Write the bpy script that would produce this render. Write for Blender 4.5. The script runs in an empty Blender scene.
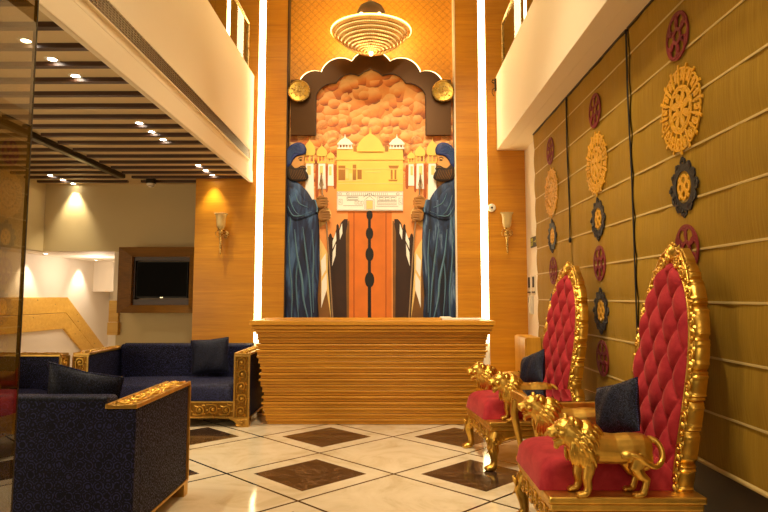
import bpy, bmesh, math, random
from mathutils import Vector, Matrix, Quaternion
PI = math.pi
R = math.radians
random.seed(7)
SC = bpy.context.scene
COL = SC.collection

# ------------------------------------------------------------------ helpers
def lin(r, g, b):
    def c(v):
        v /= 255.0
        return v / 12.92 if v <= 0.04045 else ((v + 0.055) / 1.055) ** 2.4
    return (c(r), c(g), c(b))

# camera maths (the same numbers as the camera below), used to trace the flat mural artwork onto its wall
F_PX, PITCH, YAW, CAM_H, CY_PX = 625.0, math.atan(58 / 625.0), math.atan(5 / 625.0), 1.33, 239.0
def ray(x, y):
    u = (x - 384) / F_PX; v = -(y - CY_PX) / F_PX
    cp, sp, cw, sw = math.cos(PITCH), math.sin(PITCH), math.cos(YAW), -math.sin(YAW)
    d = (u, cp - v * sp, sp + v * cp)
    return Vector((d[0] * cw + d[1] * sw, -d[0] * sw + d[1] * cw, d[2]))
def at_y(x, y, Y):
    d = ray(x, y); t = Y / d.y
    return Vector((d.x * t, Y, CAM_H + d.z * t))
def at_z(x, y, Z):
    d = ray(x, y); t = (Z - CAM_H) / d.z
    return Vector((d.x * t, d.y * t, Z))
def at_x(x, y, X):
    d = ray(x, y); t = X / d.x
    return Vector((X, d.y * t, CAM_H + d.z * t))

class MB:
    """collects shapes, then links them as ONE mesh object"""
    def __init__(s):
        s.v = []; s.f = []; s.M = None
    def add(s, vs, fs):
        b = len(s.v)
        if s.M is not None:
            vs = [s.M @ Vector(p) for p in vs]
        s.v.extend(tuple(p) for p in vs)
        s.f.extend(tuple(b + i for i in q) for q in fs)
        return s
    def box(s, x0, x1, y0, y1, z0, z1):
        vs = [(x, y, z) for z in (z0, z1) for y in (y0, y1) for x in (x0, x1)]
        return s.add(vs, [(0, 2, 3, 1), (4, 5, 7, 6), (0, 1, 5, 4), (1, 3, 7, 5), (3, 2, 6, 7), (2, 0, 4, 6)])
    def tube(s, pts, rad, n=8, flat=None, closed=False):
        """sweep a circle along pts; rad number or list; flat=(axis vector, factor) squashes along the axis"""
        P = [Vector(p) for p in pts]
        m = len(P)
        rr = rad if isinstance(rad, (list, tuple)) else [rad] * m
        T = []
        for i in range(m):
            a = P[(i - 1) % m] if (closed or i > 0) else P[i]
            b = P[(i + 1) % m] if (closed or i < m - 1) else P[i]
            d = b - a
            T.append(d.normalized() if d.length > 1e-9 else Vector((0, 0, 1)))
        up = Vector((0, 0, 1)) if abs(T[0].z) < 0.9 else Vector((1, 0, 0))
        if flat is not None:
            up = Vector(flat[0])
        N = (up - T[0] * up.dot(T[0])).normalized()
        vs = []
        for i in range(m):
            N = (N - T[i] * N.dot(T[i]))
            N = N.normalized() if N.length > 1e-6 else T[i].orthogonal().normalized()
            if flat is not None:
                q = Vector(flat[0]); q = q - T[i] * q.dot(T[i])
                if q.length > 1e-4: N = q.normalized()
            B = T[i].cross(N)
            k = flat[1] if flat else 1.0
            for j in range(n):
                a = 2 * PI * j / n
                vs.append(P[i] + N * (math.cos(a) * rr[i] * k) + B * (math.sin(a) * rr[i]))
        fs = []
        for i in range(m if closed else m - 1):
            i2 = (i + 1) % m
            for j in range(n):
                j2 = (j + 1) % n
                fs.append((i * n + j, i * n + j2, i2 * n + j2, i2 * n + j))
        if not closed:
            fs.append(tuple(range(n - 1, -1, -1)))
            fs.append(tuple((m - 1) * n + j for j in range(n)))
        return s.add(vs, fs)
    def lathe(s, prof, n=24, c=(0, 0, 0), ax='z', sq=(1, 1), cap=True):
        vs = []; c = Vector(c)
        for r, z in prof:
            for j in range(n):
                a = 2 * PI * j / n
                p = (r * math.cos(a) * sq[0], r * math.sin(a) * sq[1], z)
                if ax == 'x': p = (p[2], p[0], p[1])
                if ax == 'y': p = (p[1], p[2], p[0])
                vs.append(c + Vector(p))
        fs = []
        m = len(prof)
        for i in range(m - 1):
            for j in range(n):
                j2 = (j + 1) % n
                fs.append((i * n + j, i * n + j2, (i + 1) * n + j2, (i + 1) * n + j))
        if cap:
            fs.append(tuple(range(n - 1, -1, -1)))
            fs.append(tuple((m - 1) * n + j for j in range(n)))
        return s.add(vs, fs)
    def ell(s, c, r, rot=None, n=14, m=9):
        """ellipsoid; rot = Matrix/Quaternion"""
        c = Vector(c); vs = []; fs = []
        if isinstance(r, (int, float)): r = (r, r, r)
        Q = rot.to_matrix() if isinstance(rot, Quaternion) else rot
        for i in range(m + 1):
            t = PI * i / m
            rr = max(math.sin(t), 1e-3)
            for j in range(n):
                a = 2 * PI * j / n
                p = Vector((r[0] * rr * math.cos(a), r[1] * rr * math.sin(a), -r[2] * math.cos(t)))
                if Q is not None: p = Q @ p
                vs.append(c + p)
        for i in range(m):
            for j in range(n):
                j2 = (j + 1) % n
                fs.append((i * n + j, i * n + j2, (i + 1) * n + j2, (i + 1) * n + j))
        fs.append(tuple(range(n - 1, -1, -1))); fs.append(tuple(m * n + j for j in range(n)))
        return s.add(vs, fs)
    def prism(s, poly, fn0, fn1):
        """poly 2-D; fn0/fn1 map (u,v)->3-D for the back and front outline"""
        n = len(poly)
        vs = [fn0(*p) for p in poly] + [fn1(*p) for p in poly]
        fs = [tuple(range(n)), tuple(range(2 * n - 1, n - 1, -1))]
        for i in range(n):
            j = (i + 1) % n
            fs.append((i, i + n, j + n, j))
        return s.add(vs, fs)
    def grid(s, nu, nv, fn, closed_u=False):
        vs = [fn(i / (nu - (0 if closed_u else 1)), j / (nv - 1)) for j in range(nv) for i in range(nu)]
        fs = []
        for j in range(nv - 1):
            for i in range(nu if closed_u else nu - 1):
                i2 = (i + 1) % nu
                fs.append((j * nu + i, j * nu + i2, (j + 1) * nu + i2, (j + 1) * nu + i))
        return s.add(vs, fs)
    def ribbon(s, pts, w, fn, d0, d1, closed=False):
        """flat ribbon of width w along 2-D pts with thickness d0..d1; fn(u,v,d)->3-D"""
        P = [Vector((p[0], p[1])) for p in pts]; m = len(P)
        ww = w if isinstance(w, (list, tuple)) else [w] * m
        vs = []
        for i in range(m):
            a = P[(i - 1) % m] if (closed or i > 0) else P[i]
            b = P[(i + 1) % m] if (closed or i < m - 1) else P[i]
            t = (b - a); t = t.normalized() if t.length > 1e-9 else Vector((1, 0))
            nrm = Vector((-t.y, t.x)) * ww[i] * .5
            l, r = P[i] + nrm, P[i] - nrm
            vs += [fn(l.x, l.y, d0), fn(l.x, l.y, d1), fn(r.x, r.y, d1), fn(r.x, r.y, d0)]
        fs = []
        for i in range(m if closed else m - 1):
            k = (i + 1) % m
            for j in range(4):
                j2 = (j + 1) % 4
                fs.append((i * 4 + j, i * 4 + j2, k * 4 + j2, k * 4 + j))
        if not closed:
            fs.append((0, 1, 2, 3)); q = (m - 1) * 4; fs.append((q + 3, q + 2, q + 1, q))
        return s.add(vs, fs)
    def mesh(s, name):
        me = bpy.data.meshes.new(name)
        me.from_pydata(s.v, [], s.f)
        bm = bmesh.new(); bm.from_mesh(me)
        bmesh.ops.recalc_face_normals(bm, faces=bm.faces)
        bm.to_mesh(me); bm.free()
        return me
    def build(s, name, mat, parent=None, smooth=None, bevel=0, seg=2, remesh=0, relax=0, sub=0):
        me = s.mesh(name)
        o = bpy.data.objects.new(name, me); COL.objects.link(o)
        if remesh:
            md = o.modifiers.new('union', 'REMESH'); md.mode = 'VOXEL'; md.voxel_size = remesh; md.use_smooth_shade = True
            if relax:
                sm = o.modifiers.new('relax', 'SMOOTH'); sm.iterations = relax; sm.factor = .5
            dg = bpy.context.evaluated_depsgraph_get()
            me2 = bpy.data.meshes.new_from_object(o.evaluated_get(dg))
            o.modifiers.clear(); o.data = me2; bpy.data.meshes.remove(me); me = me2; me.name = name
        me.materials.clear()
        me.materials.append(mat)
        if smooth is not None:
            me.polygons.foreach_set('use_smooth', [True] * len(me.polygons))
            if smooth < 179: me.set_sharp_from_angle(angle=R(smooth))
        if bevel:
            b = o.modifiers.new('edge', 'BEVEL'); b.width = bevel; b.segments = seg; b.limit_method = 'ANGLE'; b.angle_limit = R(35)
        if sub:
            q = o.modifiers.new('sub', 'SUBSURF'); q.levels = sub; q.render_levels = sub
        if parent is not None: o.parent = parent
        return o

def tag(o, label=None, cat=None, group=None, kind=None):
    if label: o['label'] = label
    if cat: o['category'] = cat
    if group: o['group'] = group
    if kind: o['kind'] = kind
    return o
def thing(name, label, cat, loc=(0, 0, 0), rz=0, group=None):
    o = bpy.data.objects.new(name, None); COL.objects.link(o)
    o.empty_display_size = .1
    o.location = loc; o.rotation_euler = (0, 0, rz)
    return tag(o, label, cat, group)
def copy_tree(o, parent=None):
    c = o.copy(); COL.objects.link(c)
    c.parent = parent
    for ch in list(o.children): copy_tree(ch, c)
    return c
def struct(mb, name, mat, **k):
    return tag(mb.build(name, mat, **k), kind='structure')
def box(x0, x1, y0, y1, z0, z1):
    return MB().box(x0, x1, y0, y1, z0, z1)

# ------------------------------------------------------------------ materials
class NT:
    def __init__(s, name):
        s.m = bpy.data.materials.new(name); s.m.use_nodes = True
        s.t = s.m.node_tree; s.b = s.t.nodes['Principled BSDF']; s.out = s.t.nodes['Material Output']
    def n(s, ty, **k):
        q = s.t.nodes.new(ty)
        for a, v in k.items():
            if a.startswith('i_'): q.inputs[a[2:].replace('_', ' ')].default_value = v
            else: setattr(q, a, v)
        return q
    def l(s, a, b): s.t.links.new(a, b)
    def coord(s, sc=(1, 1, 1), rot=(0, 0, 0), kind='Object'):
        c = s.n('ShaderNodeTexCoord'); m = s.n('ShaderNodeMapping')
        m.inputs['Scale'].default_value = sc; m.inputs['Rotation'].default_value = rot
        s.l(c.outputs[kind], m.inputs['Vector']); return m.outputs['Vector']
    def noise(s, vec, scale=5, detail=3, rough=.5, dist=0):
        q = s.n('ShaderNodeTexNoise'); q.inputs['Scale'].default_value = scale; q.inputs['Detail'].default_value = detail
        q.inputs['Roughness'].default_value = rough; q.inputs['Distortion'].default_value = dist
        s.l(vec, q.inputs['Vector']); return q.outputs['Fac']
    def ramp(s, fac, *stops, interp='LINEAR'):
        q = s.n('ShaderNodeValToRGB'); e = q.color_ramp.elements; q.color_ramp.interpolation = interp
        while len(e) < len(stops): e.new(.5)
        for i, (p, c) in enumerate(stops):
            e[i].position = p; e[i].color = (c[0], c[1], c[2], 1)
        s.l(fac, q.inputs['Fac']); return q.outputs['Color']
    def mix(s, fac, a, b, bt='MIX'):
        q = s.n('ShaderNodeMix', data_type='RGBA', blend_type=bt)
        for k, v in (('Factor', fac), ('A', a), ('B', b)):
            i = [x for x in q.inputs if x.name == k and (x.type == 'RGBA' or k == 'Factor' and x.type == 'VALUE')][0]
            if hasattr(v, 'links') or isinstance(v, bpy.types.NodeSocket): s.l(v, i)
            else: i.default_value = v if k == 'Factor' else (v[0], v[1], v[2], 1)
        return [x for x in q.outputs if x.type == 'RGBA'][0]
    def math(s, op, a, b=None, c=None):
        q = s.n('ShaderNodeMath', operation=op)
        for i, v in enumerate((a, b, c)):
            if v is None: continue
            if isinstance(v, bpy.types.NodeSocket): s.l(v, q.inputs[i])
            else: q.inputs[i].default_value = v
        return q.outputs[0]
    def bump(s, h, strength=.3, dist=.01):
        q = s.n('ShaderNodeBump'); q.inputs['Strength'].default_value = strength; q.inputs['Distance'].default_value = dist
        s.l(h, q.inputs['Height']); s.l(q.outputs['Normal'], s.b.inputs['Normal'])
    def base(s, c):
        if isinstance(c, bpy.types.NodeSocket): s.l(c, s.b.inputs['Base Color'])
        else: s.b.inputs['Base Color'].default_value = (c[0], c[1], c[2], 1)
    def set(s, **k):
        for a, v in k.items(): s.b.inputs[a.replace('_', ' ')].default_value = v

def plain(name, c, rough=.5, metal=0, spec=.5, bumpy=0, bscale=60, var=0):
    t = NT(name); t.set(Roughness=rough, Metallic=metal); t.b.inputs['Specular IOR Level'].default_value = spec
    v = t.coord()
    if var:
        n = t.noise(v, 3.0, 4)
        t.base(t.ramp(n, (.3, [x * (1 - var) for x in c]), (.7, [min(1, x * (1 + var)) for x in c])))
    else:
        t.base(c)
    if bumpy: t.bump(t.noise(v, bscale, 4), bumpy, .004)
    return t.m
def glow(name, c, s):
    t = NT(name); t.base(c); t.b.inputs['Emission Color'].default_value = (c[0], c[1], c[2], 1)
    t.b.inputs['Emission Strength'].default_value = s
    return t.m

def wood(name, dark, light, rough=.42, axis='x', scale=1.0, seams=0, knots=False):
    t = NT(name); t.set(Roughness=rough)
    sc = {'x': (.7, 9, 14), 'y': (9, .7, 14), 'z': (9, 9, .7)}[axis]
    v = t.coord(tuple(k * scale for k in sc))
    g = t.noise(v, 2.2, 6, .6, .6)
    g2 = t.noise(v, 9, 3, .5, .2)
    fac = t.math('ADD', t.math('MULTIPLY', g, .75), t.math('MULTIPLY', g2, .3))
    col = t.ramp(fac, (.33, dark), (.72, light))
    big = t.noise(t.coord((.5, .5, 3.2)), 1.4, 2)
    col = t.mix(t.ramp(big, (.35, (0, 0, 0)), (.75, (.45, .45, .45))), col, [k * .72 for k in dark], 'MIX')
    if seams:
        sx = t.n('ShaderNodeSeparateXYZ'); t.l(t.coord(), sx.inputs[0])
        fr = t.math('FRACT', t.math('MULTIPLY', sx.outputs['Z'], 1 / seams))
        line = t.math('LESS_THAN', fr, .012)
        col = t.mix(t.math('MULTIPLY', line, .35), col, [k * .35 for k in dark])
        cell = t.math('FLOOR', t.math('MULTIPLY', sx.outputs['Z'], 1 / seams))
        wn = t.n('ShaderNodeTexWhiteNoise', noise_dimensions='1D'); t.l(cell, wn.inputs['W'])
        col = t.mix(t.math('MULTIPLY', wn.outputs['Value'], .28), col, [k * .8 for k in dark])
    if knots:
        vo = t.n('ShaderNodeTexVoronoi'); vo.inputs['Scale'].default_value = 5.5
        t.l(t.coord((1, 1, 1.5)), vo.inputs['Vector'])
        k = t.math('LESS_THAN', vo.outputs['Distance'], .075)
        col = t.mix(t.math('MULTIPLY', k, .7), col, lin(110, 60, 15))
    t.base(col); t.bump(fac, .06, .003)
    return t.m

def gold(name, c=(.80, .47, .085), rough=.3, bscale=90, b=.12):
    t = NT(name); t.set(Metallic=1.0)
    v = t.coord()
    n = t.noise(v, 14, 4)
    t.base(t.ramp(n, (.3, [k * .72 for k in c]), (.7, c)))
    r = t.n('ShaderNodeMapRange'); r.inputs['To Min'].default_value = rough - .06; r.inputs['To Max'].default_value = rough + .12
    t.l(t.noise(v, 40, 3), r.inputs['Value']); t.l(r.outputs[0], t.b.inputs['Roughness'])
    t.bump(t.noise(v, bscale, 3), b, .003)
    return t.m

def velvet(name, c, c2):
    t = NT(name); t.set(Roughness=.8); v = t.coord()
    n = t.noise(v, 9, 5, .65, .5)
    t.base(t.ramp(n, (.32, c), (.7, c2)))
    t.b.inputs['Sheen Weight'].default_value = .2; t.b.inputs['Sheen Roughness'].default_value = .4
    t.b.inputs['Sheen Tint'].default_value = (1, .45, .35, 1)
    t.b.inputs['Specular IOR Level'].default_value = .2
    t.bump(t.noise(v, 160, 2), .15, .002)
    return t.m

def brocade(name, c, c2, sc=19):
    """navy cloth with woven ringed scales"""
    t = NT(name); v = t.coord()
    vo = t.n('ShaderNodeTexVoronoi'); vo.inputs['Scale'].default_value = sc; vo.inputs['Randomness'].default_value = .22
    t.l(v, vo.inputs['Vector'])
    rings = t.math('SINE', t.math('MULTIPLY', vo.outputs['Distance'], 34))
    n = t.noise(v, 95, 2)
    m = t.math('MULTIPLY', t.math('GREATER_THAN', rings, .25), t.math('GREATER_THAN', n, .46))
    t.base(t.mix(m, c, c2))
    r = t.math('SUBTRACT', .75, t.math('MULTIPLY', m, .3)); t.l(r, t.b.inputs['Roughness'])
    t.b.inputs['Specular IOR Level'].default_value = .25
    t.bump(t.math('ADD', t.math('MULTIPLY', m, .5), t.math('MULTIPLY', n, .3)), .25, .002)
    return t.m

M = {}
M['wood_panel'] = wood('honey veneer', lin(194, 122, 8), lin(224, 158, 30), .4, 'x', 1, seams=.46)
M['desk_wood'] = wood('desk slats', lin(186, 120, 12), lin(226, 164, 46), .42, 'x', 1.2)
M['tv_wood'] = wood('walnut casing', lin(108, 70, 14), lin(148, 100, 28), .4, 'x', 1.5)
M['slat_wood'] = wood('dark ceiling slat', lin(52, 30, 16), lin(84, 50, 28), .45, 'x', 1)
M['pine'] = wood('knotty pine', lin(222, 164, 56), lin(246, 202, 96), .45, 'x', .8, knots=True)
M['cab_wood'] = wood('yellow cabinet', lin(206, 142, 36), lin(232, 172, 58), .4, 'z', .6)
M['cream'] = plain('cream paint', lin(246, 230, 200), .6, bumpy=.04)
M['ceil'] = plain('ceiling paint', lin(214, 190, 146), .7, bumpy=.03)
M['plaster'] = plain('tan wallpaper', lin(208, 188, 140), .75, bumpy=.1, bscale=220)
M['white_wall'] = plain('white wall', lin(240, 228, 210), .65, bumpy=.03)
M['dark_trim'] = plain('dark brown', lin(46, 28, 12), .4)
M['black'] = plain('black gloss', lin(10, 9, 8), .55, 0, .05)
M['black_matte'] = plain('black matte', lin(20, 17, 14), .6)
M['gold'] = gold('gilt')
M['gold_soft'] = gold('gilt satin', (.82, .50, .10), .36, 60, .06)
M['gold_sofa'] = gold('sofa gilt', (.78, .47, .11), .34, 70, .25)
M['gold_recess_shade'] = gold('shadow gilt', (.34, .17, .03), .45, 70, .3)  # shadows behind the carving, put into a darker gilt
M['brass'] = gold('brass', (.75, .5, .16), .25, 80, .1)
M['red'] = velvet('red velvet', lin(144, 26, 38), lin(182, 54, 60))
M['navy'] = brocade('navy brocade', lin(8, 8, 30), lin(44, 46, 92))
M['navy_pillow'] = brocade('navy cushion', lin(8, 9, 24), lin(36, 40, 66), 30)
M['chrome'] = plain('steel', lin(190, 180, 160), .25, 1)
M['dark_metal'] = plain('dark metal', lin(60, 50, 36), .35, .9)
M['white_plastic'] = plain('white plastic', lin(236, 228, 208), .35)
M['vent'] = plain('vent louvre', lin(104, 88, 62), .4, .3)
M['paper'] = plain('paper', lin(240, 234, 220), .7)
M['led'] = glow('warm led', (1, .80, .42), 14)
M['edge_glow'] = glow('arch edge glow', (1, .74, .36), 7)  # emission standing in for light caught by the arch edge
M['lamp'] = glow('downlight lens', (1, .92, .74), 40)
M['crystal_glow'] = glow('chandelier bulbs', (1, .72, .28), 10)

M['rim_glow'] = glow('rim halo glow', (1, .66, .16), 6)
M['liner'] = glow('lit amber bowl', (1, .55, .12), .3)
def floor_mat():
    t = NT('marble floor'); t.set(Roughness=.09)
    t.b.inputs['Specular IOR Level'].default_value = .5
    c = t.n('ShaderNodeTexCoord'); sx = t.n('ShaderNodeSeparateXYZ'); t.l(c.outputs['Object'], sx.inputs[0])
    p = .894; s2 = 1 / math.sqrt(2)
    x = t.math('ADD', sx.outputs['X'], .598); y = t.math('SUBTRACT', sx.outputs['Y'], 4.862)
    u = t.math('MULTIPLY', t.math('ADD', x, y), s2 / p); v = t.math('MULTIPLY', t.math('SUBTRACT', y, x), s2 / p)
    u = t.math('ADD', u, .5); v = t.math('ADD', v, .5)
    fu, fv = t.math('FRACT', u), t.math('FRACT', v)
    au = t.math('ABSOLUTE', t.math('SUBTRACT', fu, .5)); av = t.math('ABSOLUTE', t.math('SUBTRACT', fv, .5))
    mx = t.math('MAXIMUM', au, av)
    line = t.math('GREATER_THAN', mx, .5 - .011)
    par = t.math('FRACT', t.math('MULTIPLY', t.math('ADD', t.math('FLOOR', u), t.math('FLOOR', v)), .5))
    even = t.math('LESS_THAN', t.math('ABSOLUTE', par), .25)
    dark = t.math('MULTIPLY', even, t.math('LESS_THAN', mx, .338))
    vec = t.coord()
    veins = t.noise(t.coord((1, 1, 1), (0, 0, .6)), 2.2, 8, .62, 1.4)
    cream = t.ramp(veins, (.3, lin(206, 186, 148)), (.5, lin(230, 214, 182)), (.7, lin(238, 224, 196)))
    rid = t.math('ABSOLUTE', t.math('SUBTRACT', t.noise(vec, 3.1, 9, .65, 1.8), .5))
    brown = t.ramp(rid, (.0, lin(124, 92, 66)), (.018, lin(60, 44, 34)), (.2, lin(42, 30, 24)))
    col = t.mix(dark, cream, brown)
    col = t.mix(line, col, lin(26, 16, 10))
    t.base(col)
    return t.m
M['floor'] = floor_mat()

def blind_mat():
    t = NT('olive linen'); t.set(Roughness=.7)
    v = t.coord()
    w = t.noise(t.coord((1, 40, 1)), 3.5, 4)
    w2 = t.noise(t.coord((1, 3.0, .5)), 2.5, 3, .5, .5)
    col = t.ramp(w, (.3, lin(154, 118, 32)), (.7, lin(180, 142, 50)))
    col = t.mix(t.math('MULTIPLY', w2, .35), col, lin(128, 96, 26))
    t.base(col)
    t.b.inputs['Specular IOR Level'].default_value = .15
    t.bump(t.math('ADD', t.noise(t.coord((1, 60, 60)), 6, 2), t.math('MULTIPLY', w2, 2.0)), .35, .01)
    return t.m
M['blind'] = blind_mat()
M['tape'] = plain('blind tape', lin(206, 178, 112), .7)
M['motif_red'] = plain('red applique', lin(120, 22, 30), .7, bumpy=.4, bscale=120, var=.25)
M['motif_gold'] = plain('yellow applique', lin(222, 162, 32), .55, bumpy=.4, bscale=120, var=.2)
M['motif_navy'] = plain('black applique', lin(20, 18, 26), .6, bumpy=.4, bscale=120)

def wallpaper_mat():
    t = NT('gold lattice paper'); t.set(Roughness=.45)
    v = t.coord((1, 1, 1), (0, R(45), 0))
    sx = t.n('ShaderNodeSeparateXYZ'); t.l(v, sx.inputs[0])
    k = 13.0
    a = t.math('ABSOLUTE', t.math('SUBTRACT', t.math('FRACT', t.math('MULTIPLY', sx.outputs['X'], k)), .5))
    b = t.math('ABSOLUTE', t.math('SUBTRACT', t.math('FRACT', t.math('MULTIPLY', sx.outputs['Z'], k)), .5))
    m = t.math('MAXIMUM', a, b)
    line = t.math('GREATER_THAN', m, .455)
    dot = t.math('LESS_THAN', t.math('ADD', a, b), .2)
    n = t.noise(t.coord(), 60, 4)
    col = t.ramp(n, (.3, lin(190, 124, 26)), (.7, lin(220, 154, 46)))
    col = t.mix(t.math('MULTIPLY', line, .45), col, lin(110, 62, 14))
    col = t.mix(t.math('MULTIPLY', dot, .15), col, lin(226, 160, 60))
    t.base(col); t.bump(t.math('SUBTRACT', n, line), .3, .004)
    return t.m
M['wallpaper'] = wallpaper_mat()

def cloud_mat():
    """painted billowing clouds: brushed round puffs, each pale on top and russet below"""
    t = NT('painted orange clouds'); t.set(Roughness=.6)
    col = t.ramp(t.noise(t.coord(), 3.0, 5, .6), (.3, lin(232, 132, 44)), (.7, lin(252, 180, 96)))
    c = t.n('ShaderNodeTexCoord'); sp = t.n('ShaderNodeSeparateXYZ'); t.l(c.outputs['Object'], sp.inputs[0])
    for sc, seed, rmax, keepv in ((3.6, 3.1, .60, .1), (4.8, 11.7, .58, .3), (7.0, 5.3, .55, .55)):
        cb = t.n('ShaderNodeCombineXYZ'); t.l(t.math('ADD', sp.outputs['X'], seed), cb.inputs[0]); t.l(t.math('ADD', t.math('MULTIPLY', sp.outputs['Z'], 1.12), seed * .7), cb.inputs[1])
        nz = t.n('ShaderNodeTexNoise'); nz.inputs['Scale'].default_value = 7; nz.inputs['Detail'].default_value = 4; t.l(cb.outputs[0], nz.inputs['Vector'])
        s_ = t.n('ShaderNodeVectorMath', operation='SCALE'); s_.inputs['Scale'].default_value = .06; t.l(nz.outputs['Color'], s_.inputs[0])
        ad = t.n('ShaderNodeVectorMath', operation='ADD'); t.l(cb.outputs[0], ad.inputs[0]); t.l(s_.outputs[0], ad.inputs[1])
        vo = t.n('ShaderNodeTexVoronoi', voronoi_dimensions='2D'); vo.inputs['Scale'].default_value = sc; vo.inputs['Randomness'].default_value = .8
        t.l(ad.outputs[0], vo.inputs['Vector'])
        df = t.n('ShaderNodeVectorMath', operation='SUBTRACT'); t.l(ad.outputs[0], df.inputs[0]); t.l(vo.outputs['Position'], df.inputs[1])
        dt = t.n('ShaderNodeVectorMath', operation='DOT_PRODUCT'); t.l(df.outputs[0], dt.inputs[0]); dt.inputs[1].default_value = (-.35 * sc / rmax, 1.0 * sc / rmax, 0)
        sh = t.math('ADD', t.math('MULTIPLY', dt.outputs['Value'], .46), .50)
        sh = t.math('ADD', sh, t.math('MULTIPLY', t.math('SUBTRACT', nz.outputs['Fac'], .5), .45))
        puff = t.ramp(sh, (.05, lin(138, 58, 14)), (.22, lin(208, 104, 32)), (.45, lin(244, 154, 68)), (.8, lin(254, 200, 126)))
        inside = t.math('LESS_THAN', vo.outputs['Distance'], rmax)
        sel = t.n('ShaderNodeSeparateColor'); t.l(vo.outputs['Color'], sel.inputs[0])
        keep = t.math('GREATER_THAN', sel.outputs[0], keepv)
        col = t.mix(t.math('MULTIPLY', t.math('MULTIPLY', inside, keep), .88), col, puff)
    low = t.n('ShaderNodeMapRange'); low.inputs['From Min'].default_value = 4.05; low.inputs['From Max'].default_value = 3.25; t.l(sp.outputs['Z'], low.inputs['Value'])
    dk = t.math('MULTIPLY', t.ramp(t.noise(t.coord(), 6.5, 5, .65, .8), (.46, (0, 0, 0)), (.62, (.8, .8, .8))), t.math('ADD', low.outputs[0], .08))
    t.base(t.mix(dk, col, lin(128, 52, 14)))
    return t.m
M['clouds'] = cloud_mat()
def robe_mat(name, c0, c1, c2, seed):
    t = NT(name); t.set(Roughness=.6)
    mp = t.n('ShaderNodeMapping'); mp.inputs['Scale'].default_value = (1, 1, .16); mp.inputs['Location'].default_value = (seed, 0, 0)
    c = t.n('ShaderNodeTexCoord'); t.l(c.outputs['Object'], mp.inputs['Vector'])
    n = t.noise(mp.outputs[0], 9, 4, .55, .8)
    t.base(t.ramp(n, (.38, c0), (.52, c1), (.68, c2)))
    return t.m
M['robe'] = robe_mat('painted navy robe', lin(8, 12, 34), lin(20, 36, 74), lin(70, 104, 148), 0)
M['robe_right'] = robe_mat('painted blue robe', lin(12, 20, 40), lin(30, 54, 92), lin(120, 150, 180), 4)
M['turban'] = plain('painted turban', lin(28, 46, 112), .55, var=.4)
M['turban_fold'] = plain('painted turban fold', lin(84, 110, 158), .55)
M['fold'] = plain('painted light fold', lin(96, 134, 158), .6)
M['skin'] = plain('painted skin', lin(222, 160, 84), .6, var=.2)
M['hand'] = plain('painted hands', lin(164, 112, 46), .6, var=.3)
M['beard'] = plain('painted beard', lin(44, 30, 18), .7, bumpy=.5, var=.5)
M['staff'] = plain('painted staff', lin(170, 142, 110), .5)
M['mural_gold'] = plain('painted gold', lin(246, 206, 92), .45, var=.08)
M['mural_gold_dark'] = plain('painted shade gold', lin(170, 112, 28), .5, var=.3)
M['mural_white'] = plain('painted white', lin(255, 250, 236), .6, var=.03)
M['mural_peach'] = plain('painted peach', lin(244, 160, 84), .6, var=.1)
M['mural_orange'] = plain('painted orange', lin(222, 120, 34), .6, var=.12)
M['mural_orange_line'] = plain('painted orange line', lin(176, 82, 16), .6)
M['mural_dark'] = plain('painted dark brown', lin(52, 28, 12), .6, var=.3)
M['mural_path'] = plain('painted brown path', lin(128, 84, 30), .6, var=.3)
M['mural_tint'] = plain('painted pale yellow', lin(252, 214, 130), .6, var=.05)
M['ink'] = plain('ink line', lin(64, 54, 44), .7)
M['bronze'] = plain('bronze brown board', lin(92, 62, 32), .3, .6)
M['sign_green'] = plain('sign face', lin(22, 26, 16), .4)
M['sign_text'] = plain('sign lettering', lin(206, 200, 90), .5)

def glass(name, tint, alpha, rough=0.02, ior=1.5):
    t = NT(name); t.t.nodes.remove(t.b)
    tr = t.n('ShaderNodeBsdfTransparent'); tr.inputs['Color'].default_value = (*tint, 1)
    gl = t.n('ShaderNodeBsdfGlossy'); gl.inputs['Roughness'].default_value = rough; gl.inputs['Color'].default_value = (1, 1, 1, 1)
    fr = t.n('ShaderNodeFresnel'); fr.inputs['IOR'].default_value = ior
    ge = t.n('ShaderNodeNewGeometry')
    fac = t.math('MULTIPLY', t.math('MULTIPLY', fr.outputs[0], alpha), t.math('SUBTRACT', 1.0, ge.outputs['Backfacing']))
    mx = t.n('ShaderNodeMixShader'); t.l(fac, mx.inputs[0]); t.l(tr.outputs[0], mx.inputs[1]); t.l(gl.outputs[0], mx.inputs[2])
    t.l(mx.outputs[0], t.out.inputs['Surface'])
    return t.m
M['glass'] = glass('clear glass', (.86, .90, .84), .35)
M['glass_dark'] = glass('tinted partition glass', (.74, .70, .60), 2.2, .01)
M['glass_table'] = glass('table glass', (.34, .30, .22), 2.0, .02)
M['goblet'] = (lambda t: (t.base(lin(232, 206, 140)), t.set(Roughness=.25), t.b.inputs.__getitem__('Transmission Weight').__setattr__('default_value', .35), t.bump(t.noise(t.coord(), 90, 2), .8, .004), t.m)[-1])(NT('frosted goblet glass'))
M['crystal'] = (lambda t: (t.base((.95, .72, .34)), t.set(Roughness=.08, Metallic=.9), t.m)[-1])(NT('crystal beads'))

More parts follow.
